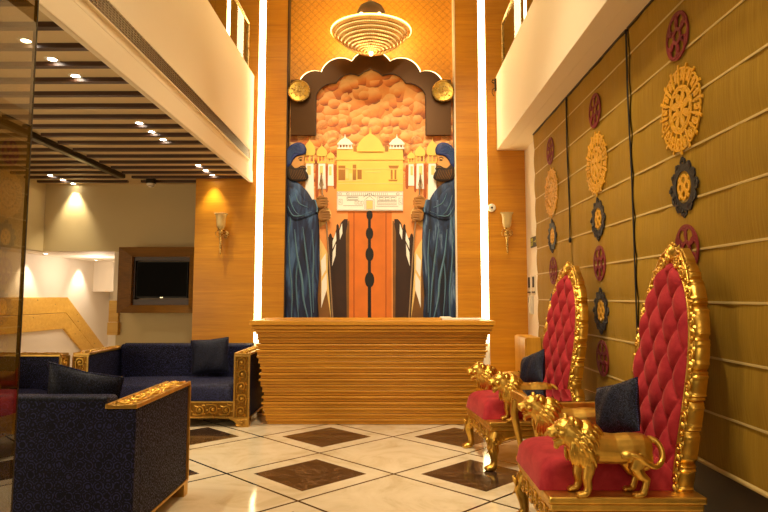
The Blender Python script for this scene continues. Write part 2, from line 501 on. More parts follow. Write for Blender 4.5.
# ------------------------------------------------------------------ camera
cam = bpy.data.objects.new('camera', bpy.data.cameras.new('camera')); COL.objects.link(cam)
cam.location = (0, 0, CAM_H); cam.rotation_euler = (R(90) + PITCH, 0, YAW)
cam.data.sensor_width = 36; cam.data.lens = 36 * F_PX / 768; cam.data.clip_start = .05; cam.data.shift_y = -(256 - CY_PX) / 768
SC.camera = cam
SC.view_settings.view_transform = 'Standard'; SC.view_settings.look = 'None'; SC.view_settings.gamma = 1
SC.view_settings.exposure = 0.12
SC.view_settings.use_curve_mapping = False
SC.cycles.use_denoising = True
SC.cycles.max_bounces = 8; SC.cycles.diffuse_bounces = 4; SC.cycles.glossy_bounces = 4; SC.cycles.transparent_max_bounces = 12
SC.cycles.sample_clamp_indirect = 6
W = bpy.data.worlds.new('world'); SC.world = W; W.use_nodes = True
W.node_tree.nodes['Background'].inputs[0].default_value = (1, .72, .42, 1)
W.node_tree.nodes['Background'].inputs[1].default_value = .06
# ================================================================== THE ROOM
YW = 8.30            # face of the timber wall behind the desk
YM = 8.42            # face of the mural panel in its niche
struct(box(-7.0, 2.3, -2.5, 12.4, -.12, 0), 'floor', M['floor'])
# timber wall, split by the two light slots and the mural niche
struct(box(-2.60, -1.79, YW, 8.90, 0, 2.95), 'wall_back_left', M['wood_panel'])
struct(box(-3.6, -2.27, YW, 8.90, 3.05, 6.2), 'wall_back_upper_left', M['wood_panel'])
struct(box(-2.16, -1.79, YW, 8.90, 2.95, 6.2), 'wall_back_upper_left_inner', M['wood_panel'])
struct(box(-1.69, -1.388, YW, 8.60, 0, 6.2), 'wall_back_pier_left', M['wood_panel'])
struct(box(.90, 1.22, YW, 8.60, 0, 6.2), 'wall_back_pier_right', M['wood_panel'])
struct(box(1.325, 1.83, YW, 8.60, 0, 6.2), 'wall_back_right', M['wood_panel'])
struct(box(1.93, 3.4, YW, 8.60, 3.4, 6.2), 'wall_back_upper_right', M['wood_panel'])
struct(box(-1.79, 1.325, 8.46, 8.62, 0, 6.2), 'wall_back_niche', M['wallpaper'])
struct(box(-1.392, -1.376, YW - .006, 8.46, 0, 6.2), 'trim_1', M['dark_trim'])
struct(box(.886, .906, YW - .006, 8.46, 0, 6.2), 'trim_2', M['cream'])  # cream colour stands in for the bright light on this reveal
# plaster wall of the lounge, with the low opening to the stair
struct(box(-5.07, -2.60, 8.88, 9.02, 1.985, 2.95), 'wall_back_lounge', M['plaster'])
struct(box(-3.86, -2.60, 8.88, 9.02, 0, 1.985), 'wall_back_television', M['plaster'])
struct(box(-5.07, -4.95, -1.0, 8.88, 1.985, 2.95), 'wall_left', M['plaster'])
# stair hall behind the opening
struct(box(-5.62, -5.50, 4.0, 12.3, 0, 2.0), 'wall_stair_left', M['white_wall'])
struct(box(-5.62, -3.6, 12.3, 12.42, 0, 2.0), 'wall_stair_back', M['white_wall'])
struct(box(-3.98, -3.86, 9.02, 12.3, 0, 2.0), 'wall_stair_right', M['white_wall'])
struct(box(-5.62, -3.60, 9.02, 12.42, 1.985, 2.10), 'ceiling_stair', M['white_wall'])
struct(box(-5.62, -5.07, 3.9, 9.02, 1.985, 2.10), 'ceiling_stair_front', M['white_wall'])
struct(box(-5.5, -3.98, 11.6, 12.3, 1.43, 1.985), 'trim_3', M['white_wall'])
# pine boarding on the stair wall: level, then raking down with the stair
m = MB()
for z0, z1, d0, d1 in ((1.065, 1.325, 1.065, 1.325), (.80, 1.060, .80, 1.060)):
    poly = [(4.2, z0), (10.62 - (1.325 - z0) * .12, z0), (12.25, z0 - 1.06), (12.25, z1 - 1.06), (10.62 - (1.325 - z1) * .12, z1), (4.2, z1)]
    m.prism(poly, lambda u, v: (-5.5, u, v), lambda u, v: (-5.455, u, v))
struct(m, 'trim_4', M['pine'], bevel=.006)
struct(MB().box(-3.95, -3.815, 8.83, 8.88, .98, 1.28).box(-3.95, -3.80, 8.80, 8.88, .80, .975), 'trim_5', M['pine'], bevel=.004)
# lounge ceiling with hanging dark slats
cl = struct(box(-5.07, -1.88, -1.2, 8.90, 2.95, 3.05), 'ceiling_left', M['ceil'])
for k in range(-2, 26):
    y = 7.95 - .313 * k
    for x0, x1 in ((-4.9, -3.64), (-3.45, -1.885)):
        s_ = MB().box(x0, x1, y - .028, y + .028, 2.918, 2.95)
        s_.build('slat', M['slat_wood'], cl)
        if x1 > -3: MB().box(x1, x1 + .006, y - .028, y + .028, 2.918, 2.95).build('slat_bright_tip', M['brass'], cl)  # brass tip stands in for the glow on the slat end
struct(MB().box(-3.59, -3.50, -1.0, 8.16, 2.90, 2.95).box(-3.58, -3.51, -1.0, 8.14, 2.892, 2.90), 'trim_6', M['dark_metal'])
# balcony fronts either side of the double-height lobby
struct(MB().box(-1.88, -1.84, -1.2, 8.30, 2.865, 3.05).box(-1.96, -1.84, -1.2, 8.30, 3.05, 4.34).box(-1.842, -1.834, -1.2, 8.30, 2.865, 3.02), 'wall_balcony_left', M['cream'], bevel=.004)
struct(box(1.455, 1.60, -1.2, 8.30, 3.30, 4.31), 'wall_balcony_right', M['cream'], bevel=.004)
struct(box(1.60, 1.95, -1.2, 8.30, 3.30, 3.42), 'ceiling_right', M['cream'])
struct(box(1.83, 1.95, -1.2, 8.42, 0, 3.30), 'wall_right', M['white_wall'])
struct(box(1.79, 1.83, -1.2, 7.47, 0, .40), 'baseboard_right', M['dark_trim'])
struct(box(-7.0, 4.0, -2.5, 8.7, 6.2, 6.3), 'ceiling_lobby', M['cream'])

# ---- vertical light slots
for x0, x1, z0, nm in ((-1.79, -1.69, 0.72, 'tall glowing strip light in timber wall left of the mural'), (1.22, 1.325, 0.72, 'tall glowing strip light in timber wall right of the mural')):
    t = thing('strip_light', nm, 'strip light', ((x0 + x1) / 2, YW, z0))
    w = (x1 - x0) / 2
    MB().box(-w + .006, w - .006, .02, .05, .02, 5.4).build('diffuser', M['led'], t)
    MB().box(-w, -w + .006, .012, .15, -z0, 6.18 - z0).box(w - .006, w, .012, .15, -z0, 6.18 - z0).box(-w + .006, w - .006, .05, .15, -z0, 6.18 - z0).build('channel', M['white_plastic'], t)
for x0, x1, nm in ((-2.27, -2.16, 'upper floor strip light behind the left glass railing'), (1.83, 1.93, 'upper floor strip light behind the right glass railing')):
    t = thing('strip_light', nm, 'strip light', ((x0 + x1) / 2, YW, 3.45))
    w = (x1 - x0) / 2
    MB().box(-w + .03, w - .03, .02, .05, .02, 2.7).build('diffuser', M['led'], t)
    MB().box(-w, -w + .03, .0, .15, 0, 2.74).box(w - .03, w, .0, .15, 0, 2.74).box(-w + .03, w - .03, .05, .15, 0, 2.74).build('channel', M['wood_panel'], t)

# ---- long air vent in the left balcony front
t = thing('linear_air_vent', 'long slatted air vent along the left cream balcony front', 'air vent', (-1.84, 4.54, 3.185))
MB().box(-.001, .004, -3.5, 3.5, -.062, .062).build('backing', M['black_matte'], t)
MB().box(0, .02, -3.5, 3.5, .062, .072).box(0, .02, -3.5, 3.5, -.072, -.062).box(0, .02, 3.5, 3.515, -.072, .072).box(0, .02, -3.515, -3.5, -.072, .072).build('frame', M['cream'], t)
for k in range(7):
    z = -.054 + k * .018
    MB().box(.004, .016, -3.5, 3.5, z - .0045, z + .0045).build('blade', M['vent'], t)
m = MB()
for k in range(140): m.box(.005, .0165, -3.5 + k * .05, -3.488 + k * .05, -.062, .062)
m.build('fin', M['vent'], t)

# ---- glass railings on both balconies
for sx, X, Z, Y1, lab in ((-1, -1.90, 4.33, 8.12, 'glass balcony railing with brass post on the left balcony'), (1, 1.53, 4.31, 8.12, 'glass balcony railing with brass post on the right balcony')):
    t = thing('glass_railing', lab, 'railing', (X, 4.5, Z))
    MB().box(-.006, .006, -4.5, Y1 - 4.5, .03, .66).build('glass_pane', M['glass'], t)
    MB().box(-.02, .02, -4.5, Y1 - 4.5, 0, .03).build('bottom_channel', M['dark_metal'], t)
    MB().tube([(0, -4.5, .68), (0, Y1 - 4.5, .68)], .02, 10).build('top_rail', M['brass'], t, smooth=40)
    for yy in (Y1 - 4.5, .9, -1.6):
        MB().box(-.016, .016, yy - .022, yy + .022, .0, .67).build('post', M['brass'], t, bevel=.004)

# ---- recessed downlights of the lounge ceiling
spots = []
for x, ys, where in ((-2.30, (3.81, 4.12, 4.44), 'slatted ceiling trio closest to the camera'), (-2.33, (5.69, 6.00, 6.31), 'middle trio in the slatted ceiling'), (-2.35, (7.57, 7.88, 8.19), 'trio before the left timber wall'), (-4.52, (8.19, 8.51, 8.80), 'trio by the tan wall')):
    for y, which in zip(ys, ('nearest lamp', 'middle lamp', 'farthest lamp')):
        spots.append(((x, y), which + ' of the ' + where))
SPOTS = []
def downlight(p, lab, grp):
    t = thing('recessed_downlight', lab, 'downlight', p, 0, grp)
    MB().lathe([(.030, -.004), (.046, -.006), (.050, -.002), (.050, 0), (.030, 0), (.030, -.004)], 20, cap=False).build('trim_ring', M['white_plastic'], t, smooth=40)
    MB().lathe([(.0301, -.001), (.0301, -.003), (.001, -.0035)], 16).build('lens', M['lamp'], t)
for (q, lab) in spots:
    p = Vector((q[0], q[1], 2.949))
    SPOTS.append(p)
    downlight(p, 'small recessed downlight, ' + lab, 'downlights in the slatted ceiling')
HALL = []
for px, lab in (((47, 253.6), 'round recessed downlight of the stair hall, nearer one'), ((90, 260), 'round recessed downlight of the stair hall, farther one')):
    p = at_z(px[0], px[1], 1.984); p.x = -5.2; HALL.append(p)
    downlight(p, lab, 'downlights in the stair hall')
# smoke detector between the slats, sensor on the timber wall
p = at_z(151, 182, 2.9)
t = thing('smoke_detector', 'round smoke detector under the slatted ceiling near the plaster wall', 'smoke detector', (p.x, p.y, 2.878))
MB().lathe([(.001, -.05), (.03, -.05), (.034, -.034), (.05, -.028), (.058, -.016), (.058, 0), (.001, 0)], 24).build('housing', M['white_plastic'], t, smooth=40)
MB().lathe([(.036, -.036), (.039, -.034), (.036, -.031), (.036, -.036)], 20, cap=False).build('vent_ring', M['dark_metal'], t, smooth=40)
MB().box(-.05, .05, -.05, .05, 0, .072).build('mounting_box', M['dark_metal'], t)
p = at_y(491.5, 208, YW)
t = thing('wall_sensor', 'white round sensor on timber wall beside the right strip light', 'sensor', (p.x, YW, p.z))
MB().lathe([(.001, .0), (.055, 0), (.055, -.02), (.045, -.036), (.02, -.044), (.001, -.045)], 24, ax='y').build('housing', M['white_plastic'], t, smooth=40)
MB().lathe([(.001, -.044), (.014, -.044), (.012, -.05), (.001, -.052)], 14, ax='y').build('lens', M['black'], t, smooth=40)
p = at_y(495.5, 87, 8.28)
t = thing('wall_bracket', 'small dark hooked bracket at the far end of the right balcony front', 'bracket', (1.44, 8.24, p.z))
MB().box(-.012, .015, -.02, .02, -.07, .10).build('plate', M['dark_metal'], t, bevel=.004)
MB().tube([(-.012, 0, .08), (-.035, 0, .085), (-.045, 0, .06), (-.03, 0, .045), (-.012, 0, .04)], .008, 8).build('hook', M['dark_metal'], t, smooth=60)
MB().tube([(-.012, 0, -.03), (-.04, 0, -.05), (-.045, 0, -.10), (-.02, 0, -.14)], .005, 8).build('cord', M['dark_metal'], t, smooth=60)

# ---- tinted glass partition edge close to the camera on the left
t = thing('glass_partition', 'tinted glass partition pane with dark edge strip at far left', 'glass partition', (-1.2, 1.35, 0))
MB().box(-.005, .005, -1.3, .685, .02, 3.2).build('glass_pane', M['glass_dark'], t)
MB().box(-.0055, .0055, .685, .692, .0, 3.2).build('edge_strip', M['dark_metal'], t)
MB().box(-.02, .02, -1.3, .68, 0, .02).build('floor_channel', M['dark_metal'], t)

# ---- television in its boxed timber surround
t = thing('television_surround', 'brown timber box surround framing the wall television', 'television surround', (-3.147, 8.88, 1.115))
def ring(m, o, i):    # o,i = (x0,x1,z0,z1,y)
    P = lambda q: [(q[0], q[4], q[2]), (q[1], q[4], q[2]), (q[1], q[4], q[3]), (q[0], q[4], q[3])]
    a, b = P(o), P(i)
    m.add(a + b, [(k, (k + 1) % 4, 4 + (k + 1) % 4, 4 + k) for k in range(4)])
o0 = (-.53, .53, .0, .893, 0.0); o1 = (-.53, .53, .0, .893, -.42); i1 = (-.37, .42, .105, .765, -.36); i0 = (-.37, .42, .105, .765, -.20)
m = MB(); ring(m, o0, o1); ring(m, o1, i1); m.build('outer_frame', M['tv_wood'], t)
m = MB(); ring(m, i1, i0); m.add([(-.37, -.20, .105), (.42, -.20, .105), (.42, -.20, .765), (-.37, -.20, .765)], [(0, 1, 2, 3)]); m.build('recess_lining', M['tv_wood'], t)
m = MB(); ring(m, (-.37, .42, .105, .765, -.30), (-.345, .40, .18, .715, -.30)); ring(m, (-.345, .40, .18, .715, -.30), (-.345, .40, .18, .715, -.205)); m.build('inner_frame', M['slat_wood'], t)
tv = thing('television', 'black flat television inside the brown timber surround', 'television', (-3.12, 8.60, 1.315))
MB().box(-.355, .355, -.02, .03, .0, .50).build('case', M['black_matte'], tv, bevel=.006)
MB().box(-.345, .345, -.024, -.02, .022, .488).build('screen', M['black'], tv)
MB().box(-.02, .02, -.026, -.02, .004, .014).build('badge', M['chrome'], tv)
MB().box(-.15, .15, .03, .05, .15, .4).build('wall_mount', M['dark_metal'], tv)

# ---- wall sconces
def sconce(px, py, lab):
    p = at_y(px, py, YW)
    t = thing('wall_sconce', lab, 'wall lamp', (p.x, YW, p.z), 0, 'wall sconces on the timber wall')
    MB().lathe([(.001, 0), (.05, 0), (.055, -.008), (.046, -.016), (.02, -.022), (.001, -.024)], 24, c=(.03, 0, -.02), ax='y').build('back_plate', M['brass'], t, smooth=40)
    MB().tube([(.03, -.02, -.02), (.02, -.07, -.05), (0, -.10, -.03), (0, -.11, .02)], [.010, .011, .011, .013], 10).build('arm', M['brass'], t, smooth=60)
    MB().lathe([(.001, -.30), (.006, -.29), (.012, -.26), (.010, -.235), (.017, -.20), (.014, -.12), (.022, -.09), (.016, -.06), (.026, -.02), (.034, .0), (.030, .02), (.044, .035), (.044, .045), (.001, .045)], 20, c=(0, -.11, 0)).build('stem', M['brass'], t, smooth=50)
    g = MB().lathe([(.001, .045), (.040, .048), (.056, .075), (.060, .13), (.064, .19), (.078, .235), (.082, .242), (.076, .240), (.058, .19), (.054, .13), (.050, .08), (.001, .06)], 28, c=(0, -.11, 0)).build('goblet_shade', M['goblet'], t, smooth=50)
    m = MB()
    for k in range(16):
        a = 2 * PI * k / 16
        m.ell((.080 * math.cos(a), -.11 + .080 * math.sin(a), .242), .008, n=8, m=5)
    m.build('beaded_rim', M['goblet'], g, smooth=60)
    m = MB()
    for sx in (-1, 1):
        pts = [(sx * (.03 + .05 * math.sin(a) * (1 - a / 9)), -.11, -.03 + .055 * math.cos(a) * (1 - a / 9)) for a in [q * .35 for q in range(20)]]
        m.tube(pts, [.006 * (1 - .03 * q) for q in range(20)], 6)
    m.build('scroll', M['brass'], t, smooth=60)
sconce(223, 233, 'wall sconce with frosted goblet shade on the wood above the far sofa')
sconce(505.5, 232, 'wall sconce with frosted goblet shade beside the white sensor')

# ---- right wall: exit sign, switches, handset
t = thing('exit_sign', 'small dark fire exit sign on the white wall strip', 'exit sign', (1.83, 7.84, 1.955))
MB().box(-.015, 0, -.16, .16, 0, .13).build('sign_plate', M['sign_green'], t, bevel=.003)
def text_mesh(s, size, name, mat, parent, loc, rot, ext=.002, align='CENTER'):
    cu = bpy.data.curves.new('lettering', 'FONT'); cu.body = s; cu.size = size; cu.extrude = ext; cu.align_x = align; cu.align_y = 'CENTER'
    o = bpy.data.objects.new('lettering', cu); COL.objects.link(o)
    me = bpy.data.meshes.new_from_object(o.evaluated_get(bpy.context.evaluated_depsgraph_get()))
    bpy.data.objects.remove(o); bpy.data.curves.remove(cu)
    q = bpy.data.objects.new(name, me); COL.objects.link(q); me.materials.clear(); me.materials.append(mat)
    q.parent = parent; q.location = loc; q.rotation_euler = rot
    return q
rot_w = (R(90), 0, R(-90))     # lettering on a wall that faces -X
text_mesh('FIRE', .062, 'lettering', M['sign_text'], t, (-.0165, .075, .092), rot_w)
text_mesh('EXIT', .062, 'lettering', M['sign_text'], t, (-.0165, .075, .038), rot_w)
m = MB()
m.prism([(.03, -.006), (.10, -.006), (.10, -.022), (.135, 0), (.10, .022), (.10, .006), (.03, .006)], lambda u, v: (-.0155, -u, .065 + v), lambda u, v: (-.0185, -u, .065 + v))
m.build('arrow', M['sign_text'], t)
for y, lab in ((8.14, 'farther of two white switch plates on the white wall strip'), (7.90, 'nearer of two white switch plates on the white wall strip')):
    t = thing('switch_plate', lab, 'light switch', (1.83, y, 1.50), 0, 'switch plates on the white wall')
    MB().box(-.012, 0, -.075, .075, -.14, .10).build('plate', M['white_plastic'], t, bevel=.003)
    MB().box(-.018, -.012, -.045, .045, -.05, .085).build('rocker', M['black_matte'], t, bevel=.002)
    MB().box(-.022, -.012, -.07, .07, -.12, -.10).build('lip', M['dark_metal'], t)
t = thing('wall_handset', 'pale wall handset below the switch plates', 'intercom', (1.83, 8.08, 1.24))
MB().box(-.03, 0, -.11, .05, -.13, .11).build('body', M['white_plastic'], t, bevel=.008)
MB().box(-.034, -.03, -.02, .03, .02, .09).build('screen', M['black'], t)
MB().box(-.05, -.03, -.10, -.05, -.12, .10).build('receiver', M['white_plastic'], t, bevel=.008)

# ---- little yellow cabinet below the switches
t = thing('wall_cabinet', 'small yellow two-door timber cabinet in the far right corner', 'cabinet', (1.67, 7.66, 0))
MB().box(-.07, .10, -.30, .30, .0, .86).build('body', M['cab_wood'], t, bevel=.004)
for s_ in (-1, 1):
    d = MB().box(-.09, -.072, min(.006 * s_, .296 * s_), max(.006 * s_, .296 * s_), .03, .85).build('door', M['cab_wood'], t, bevel=.003)
    MB().box(-.108, -.10, .035 * s_ - .009, .035 * s_ + .009, .30, .44).box(-.10, -.09, .035 * s_ - .006, .035 * s_ + .006, .31, .32).box(-.10, -.09, .035 * s_ - .006, .035 * s_ + .006, .42, .43).build('handle', M['dark_metal'], d)

# ---- roman blinds with appliqué medallions along the right wall
def circ(r, n=40, cx=0, cy=0, a0=0, a1=2 * PI):
    return [(cx + r * math.cos(a0 + (a1 - a0) * k / n), cy + r * math.sin(a0 + (a1 - a0) * k / n)) for k in range(n if abs(a1 - a0 - 2 * PI) < 1e-6 else n + 1)]
def place(cy, cz, x):                     # fn for ribbons lying on a blind, local coordinates
    return lambda u, v, d: (x - d, cy + u, cz + v)
def motif_red(r, cz, seed):
    m = MB(); fn = place(0, cz, 0); q = 0
    m.ribbon(circ(r * .96, 48), r * .12, fn, .0, .006, True)
    m.ribbon(circ(r * .30, 24), r * .14, fn, .0, .0068, True)
    for k in range(6):
        a = 2 * PI * k / 6; q += .0006
        m.ribbon(circ(r * .34, 26, .60 * r * math.cos(a), .60 * r * math.sin(a)), r * .13, fn, 0, .0045 + q, True)
        a += PI / 6
        m.ribbon([(.28 * r * math.cos(a), .28 * r * math.sin(a)), (.62 * r * math.cos(a - .18), .62 * r * math.sin(a - .18)), (.92 * r * math.cos(a), .92 * r * math.sin(a))], r * .12, fn, 0, .0042 + q)
        m.prism([(.62 * r * math.cos(a) + .13 * r * math.cos(b), .62 * r * math.sin(a) + .13 * r * math.sin(b)) for b in [2 * PI * j / 10 for j in range(10)]], lambda u, v: fn(u, v, 0), lambda u, v: fn(u, v, .0075))
    return m
def motif_gold(r, cz):
    m = MB(); fn = place(0, cz, 0); q = 0
    m.ribbon(circ(r * .50, 40), r * .07, fn, 0, .006, True)
    for k in range(16):
        a = 2 * PI * k / 16; q = .0003 * k
        for s_ in (-1, 1):
            pts = []
            for j in range(15):
                b = j * .42
                rr = r * .15 * (1 - j / 20)
                cx_, cy_ = r * .80, s_ * r * .075
                u, v = cx_ - rr * math.cos(b), cy_ + s_ * rr * math.sin(b)
                pts.append((u * math.cos(a) - v * math.sin(a), u * math.sin(a) + v * math.cos(a)))
            m.ribbon(pts, [r * .065 * (1 - j / 24) for j in range(15)], fn, 0, .004 + q + (.0015 if s_ > 0 else 0))
        L = [(r * .50, 0), (r * .66, .03 * r), (r * .86, 0.0), (r * .99, .045 * r), (r * 1.0, -.02 * r), (r * .84, -.04 * r), (r * .64, -.04 * r)]
        m.prism([(u * math.cos(a) - v * math.sin(a), u * math.sin(a) + v * math.cos(a)) for u, v in L], lambda u, v: fn(u, v, 0), lambda u, v: fn(u, v, .0085))
    for k in range(8):
        a = 2 * PI * k / 8; q = .0005 * k
        m.ribbon(circ(r * .15, 18, r * .30 * math.cos(a), r * .30 * math.sin(a)), r * .06, fn, 0, .005 + q, True)
        a += PI / 8
        m.ribbon([(r * .06 * math.cos(a), r * .06 * math.sin(a)), (r * .3 * math.cos(a + .3), r * .3 * math.sin(a + .3)), (r * .48 * math.cos(a), r * .48 * math.sin(a))], r * .06, fn, 0, .0044 + q)
    m.ribbon(circ(r * .09, 14), r * .07, fn, 0, .009, True)
    return m
def motif_navy(r, cz):
    m = MB(); fn = place(0, cz, 0)
    m.ribbon(circ(r * .66, 44), r * .24, fn, 0, .006, True)
    for k in range(12):
        a = 2 * PI * k / 12; q = .0004 * k
        big = 1.0 if k % 3 == 0 else .9
        for s_ in (-1, 1):
            pts = []
            for j in range(11):
                b = j * .5; rr = r * .11 * (1 - j / 16)
                u, v = r * .86 * big - rr * math.cos(b), s_ * (r * .06 + rr * math.sin(b))
                pts.append((u * math.cos(a) - v * math.sin(a), u * math.sin(a) + v * math.cos(a)))
            m.ribbon(pts, r * .085, fn, 0, .0045 + q + (.002 if s_ > 0 else 0))
        m.prism([(r * big * .95 * math.cos(a) + r * .075 * math.cos(b), r * big * .95 * math.sin(a) + r * .075 * math.sin(b)) for b in [2 * PI * j / 8 for j in range(8)]], lambda u, v: fn(u, v, 0), lambda u, v: fn(u, v, .0095))
    return m
def motif_navy_heart(r, cz):
    m = MB(); fn = place(0, cz, 0)
    for k in range(4):
        a = PI / 2 * k
        m.ribbon(circ(r * .17, 16, r * .22 * math.cos(a), r * .22 * math.sin(a)), r * .10, fn, 0, .005 + .0006 * k, True)
        m.ribbon([(0, 0), (r * .48 * math.cos(a + PI / 4), r * .48 * math.sin(a + PI / 4))], r * .12, fn, 0, .0046 + .0006 * k)
    m.ribbon(circ(r * .08, 12), r * .08, fn, 0, .008, True)
    return m
def make_blind(yc, w, motif_y, lab, motifs=True):
    X = 1.775
    t = thing('roman_blind', lab, 'blind', (X, yc, 0), 0, 'roman blinds along the right wall')
    ztop, zb, hw = 3.29, .41, w / 2
    def fold(z):
        k = (z - .70) / .30
        return -.012 * abs(math.sin(PI * k)) ** .8
    def cloth(u, v):
        z = zb + (ztop - zb) * v; y = -hw + 2 * hw * u
        return (fold(z) - .006 + .004 * math.sin((y + yc) * 23 + z * 1.3) * .5 + .0035 * math.sin((y + yc) * 9.1 - z * 2.2), y, z)
    m = MB(); m.grid(40, 97, cloth)
    b = len(m.v); m.grid(2, 2, lambda u, v: (.012, -hw + 2 * hw * u, zb + (ztop - zb) * v))
    m.build('cloth', M['blind'], t, smooth=60)
    for k in range(9):
        z = .70 + .30 * k
        MB().tube([(-.012, -hw, z), (-.013, 0, z), (-.012, hw, z)], .0075, 6, flat=((1, 0, 0), .35)).build('rib_tape', M['tape'], t, smooth=60)
    MB().tube([(-.012, -hw, zb), (-.012, hw, zb)], .013, 8).build('hem_bar', M['tape'], t, smooth=60)
    MB().box(-.03, .02, -hw, hw, 3.285, 3.30).build('head_rail', M['dark_trim'], t)
    if motifs:
        dy = motif_y - yc
        for nm, mm, mat, hx in (('red_medallion', motif_red(.145, 2.91, 1), 'motif_red', 0), ('gold_medallion', motif_gold(.275, 2.452), 'motif_gold', 0),
                                ('navy_medallion', motif_navy(.18, 1.98), 'motif_navy', motif_navy_heart(.18, 1.98)), ('red_medallion', motif_red(.145, 1.61, 2), 'motif_red', 0),
                                ('navy_medallion', motif_navy(.19, 1.215), 'motif_navy', motif_navy_heart(.19, 1.215)), ('red_medallion', motif_red(.145, .83, 3), 'motif_red', 0)):
            o = mm.build(nm, M[mat], t); o.location = (-.020, dy, 0)
            if hx:
                h = hx.build('medallion_heart', M['motif_gold'], o)
    return t
make_blind(6.74, 1.43, 6.69, 'roman blind with medallions at the far end, behind the far throne')
make_blind(5.235, 1.535, 5.215, 'roman blind with medallions, second from the far end, behind the side table')
make_blind(3.69, 1.50, 3.685, 'roman blind with large medallions behind the nearest throne')
make_blind(2.155, 1.57, 2.10, 'plain stretch of roman blind nearest the camera, at the right edge', False)
for y, z1, nm in ((6.014, 1.9, 'black line drawn for the dark gap between the two farthest blinds'), (4.453, 1.05, 'black line drawn for the dark gap beside the nearest throne blind')):
    t = thing('blind_gap_line', nm, 'blind gap', (1.745, y, 0))  # black tube stands in for the dark gap between blinds
    MB().tube([(0, 0, 3.28), (-.004, .003, 2.8), (.002, -.002, 2.2), (0, 0, z1)], [.008, .007, .006, .006], 8).build('cord', M['black_matte'], t, smooth=60)
    MB().lathe([(.001, -.05), (.012, -.045), (.016, -.02), (.010, 0), (.001, .004)], 12, c=(0, 0, z1)).build('gap_line_end', M['black_matte'], t, smooth=60)
# ================================================================== THE MURAL AND ITS FIGURES
MC = Vector((-.22, YM, 0))
def mp(dref=YM):
    """photo tracing -> flat artwork standing d metres in front of the mural plane"""
    def f(u, v, d=0.0):
        p = at_y(u, v, dref); return Vector((p.x - MC.x, -d, p.z))
    return f
P = mp()
def sh(m, poly, d0, d1, mirror=False, soft=0):
    q = [(742 - u, v) for u, v in poly][::-1] if mirror else poly
    m.prism(q, lambda u, v: P(u, v, d0), lambda u, v: P(u, v, d1))
    return m
def smooth_poly(pts, k=4):
    """Catmull-Rom closed outline"""
    out = []; n = len(pts)
    for i in range(n):
        p0, p1, p2, p3 = (Vector(pts[(i + j - 1) % n]) for j in range(4))
        for j in range(k):
            t = j / k
            out.append(tuple(.5 * ((2 * p1) + (p2 - p0) * t + (2 * p0 - 5 * p1 + 4 * p2 - p3) * t * t + (3 * p1 - p0 - 3 * p2 + p3) * t ** 3)))
    return out
def smooth_line(pts, k=4):
    out = []; n = len(pts)
    for i in range(n - 1):
        p0, p1, p2, p3 = (Vector(pts[min(max(i + j - 1, 0), n - 1)]) for j in range(4))
        for j in range(k):
            t = j / k
            out.append(tuple(.5 * ((2 * p1) + (p2 - p0) * t + (2 * p0 - 5 * p1 + 4 * p2 - p3) * t * t + (3 * p1 - p0 - 3 * p2 + p3) * t ** 3)))
    out.append(tuple(pts[-1])); return out
def C5(pts): return [(270 + a / 2.44, 120 + b / 2.44) for a, b in pts]
def C3(pts): return [(275 + a / 5.114, 130 + b / 5.114) for a, b in pts]
def C6(pts): return [(275 + a / 4.65, 220 + b / 4.65) for a, b in pts]
def C4(pts): return [(320 + a / 5.12, 125 + b / 5.12) for a, b in pts]

mu = thing('mural_panel', 'painted mural of a golden domed shrine under orange clouds behind the desk', 'mural', MC)
z0 = P(371, 334).z; z1 = P(371, 52).z
MB().prism([(290.0, 345), (290.0, 84), (305, 84), (325, 77), (354, 68), (371, 60), (388, 68), (417, 77), (437, 84), (452.0, 84), (456, 345)], lambda u, v: P(u, v, -.038), lambda u, v: P(u, v, .002)).build('cloud_board', M['clouds'], mu)
# ground: peach causeway with a glowing edge
m = MB()
sh(m, [(286, 196), (330, 184), (346, 178), (396, 178), (412, 184), (457, 196), (457, 340), (286, 340)], .002, .004); m.build('ground', M['mural_peach'], mu)
for mir in (False, True):
    m = MB(); sh(m, smooth_poly(C6([(196, 60), (215, 30), (250, 5), (262, -30), (240, -60), (190, -40), (150, 60), (150, 470), (262, 470), (258, 200)])), .004, .006, mir); m.build('pale_haze', M['mural_tint'], mu)
# centre column of the causeway with two fine lines and a string of dark beads
m = MB(); sh(m, C5([(190, 225), (297, 225), (297, 500), (190, 500)]), .006, .009); m.build('causeway', M['mural_orange'], mu)
m = MB()
for u in (205, 283): sh(m, C5([(u - 1.2, 225), (u + 1.2, 225), (u + 1.2, 500), (u - 1.2, 500)]), .009, .0105)
m.build('causeway_line', M['mural_orange_line'], mu)
m = MB(); sh(m, C5([(239.5, 222), (246, 222), (247, 500), (238.5, 500)]), .009, .0115)
for c, rx, rz in ((232, 7.5, 12), (277, 9, 15), (328, 10, 17), (390, 11.5, 19)):
    sh(m, C5([(243 + rx * math.cos(2 * PI * k / 20), c + rz * math.sin(2 * PI * k / 20)) for k in range(20)]), .009, .0135)
m.build('bead_string', M['black_matte'], mu)
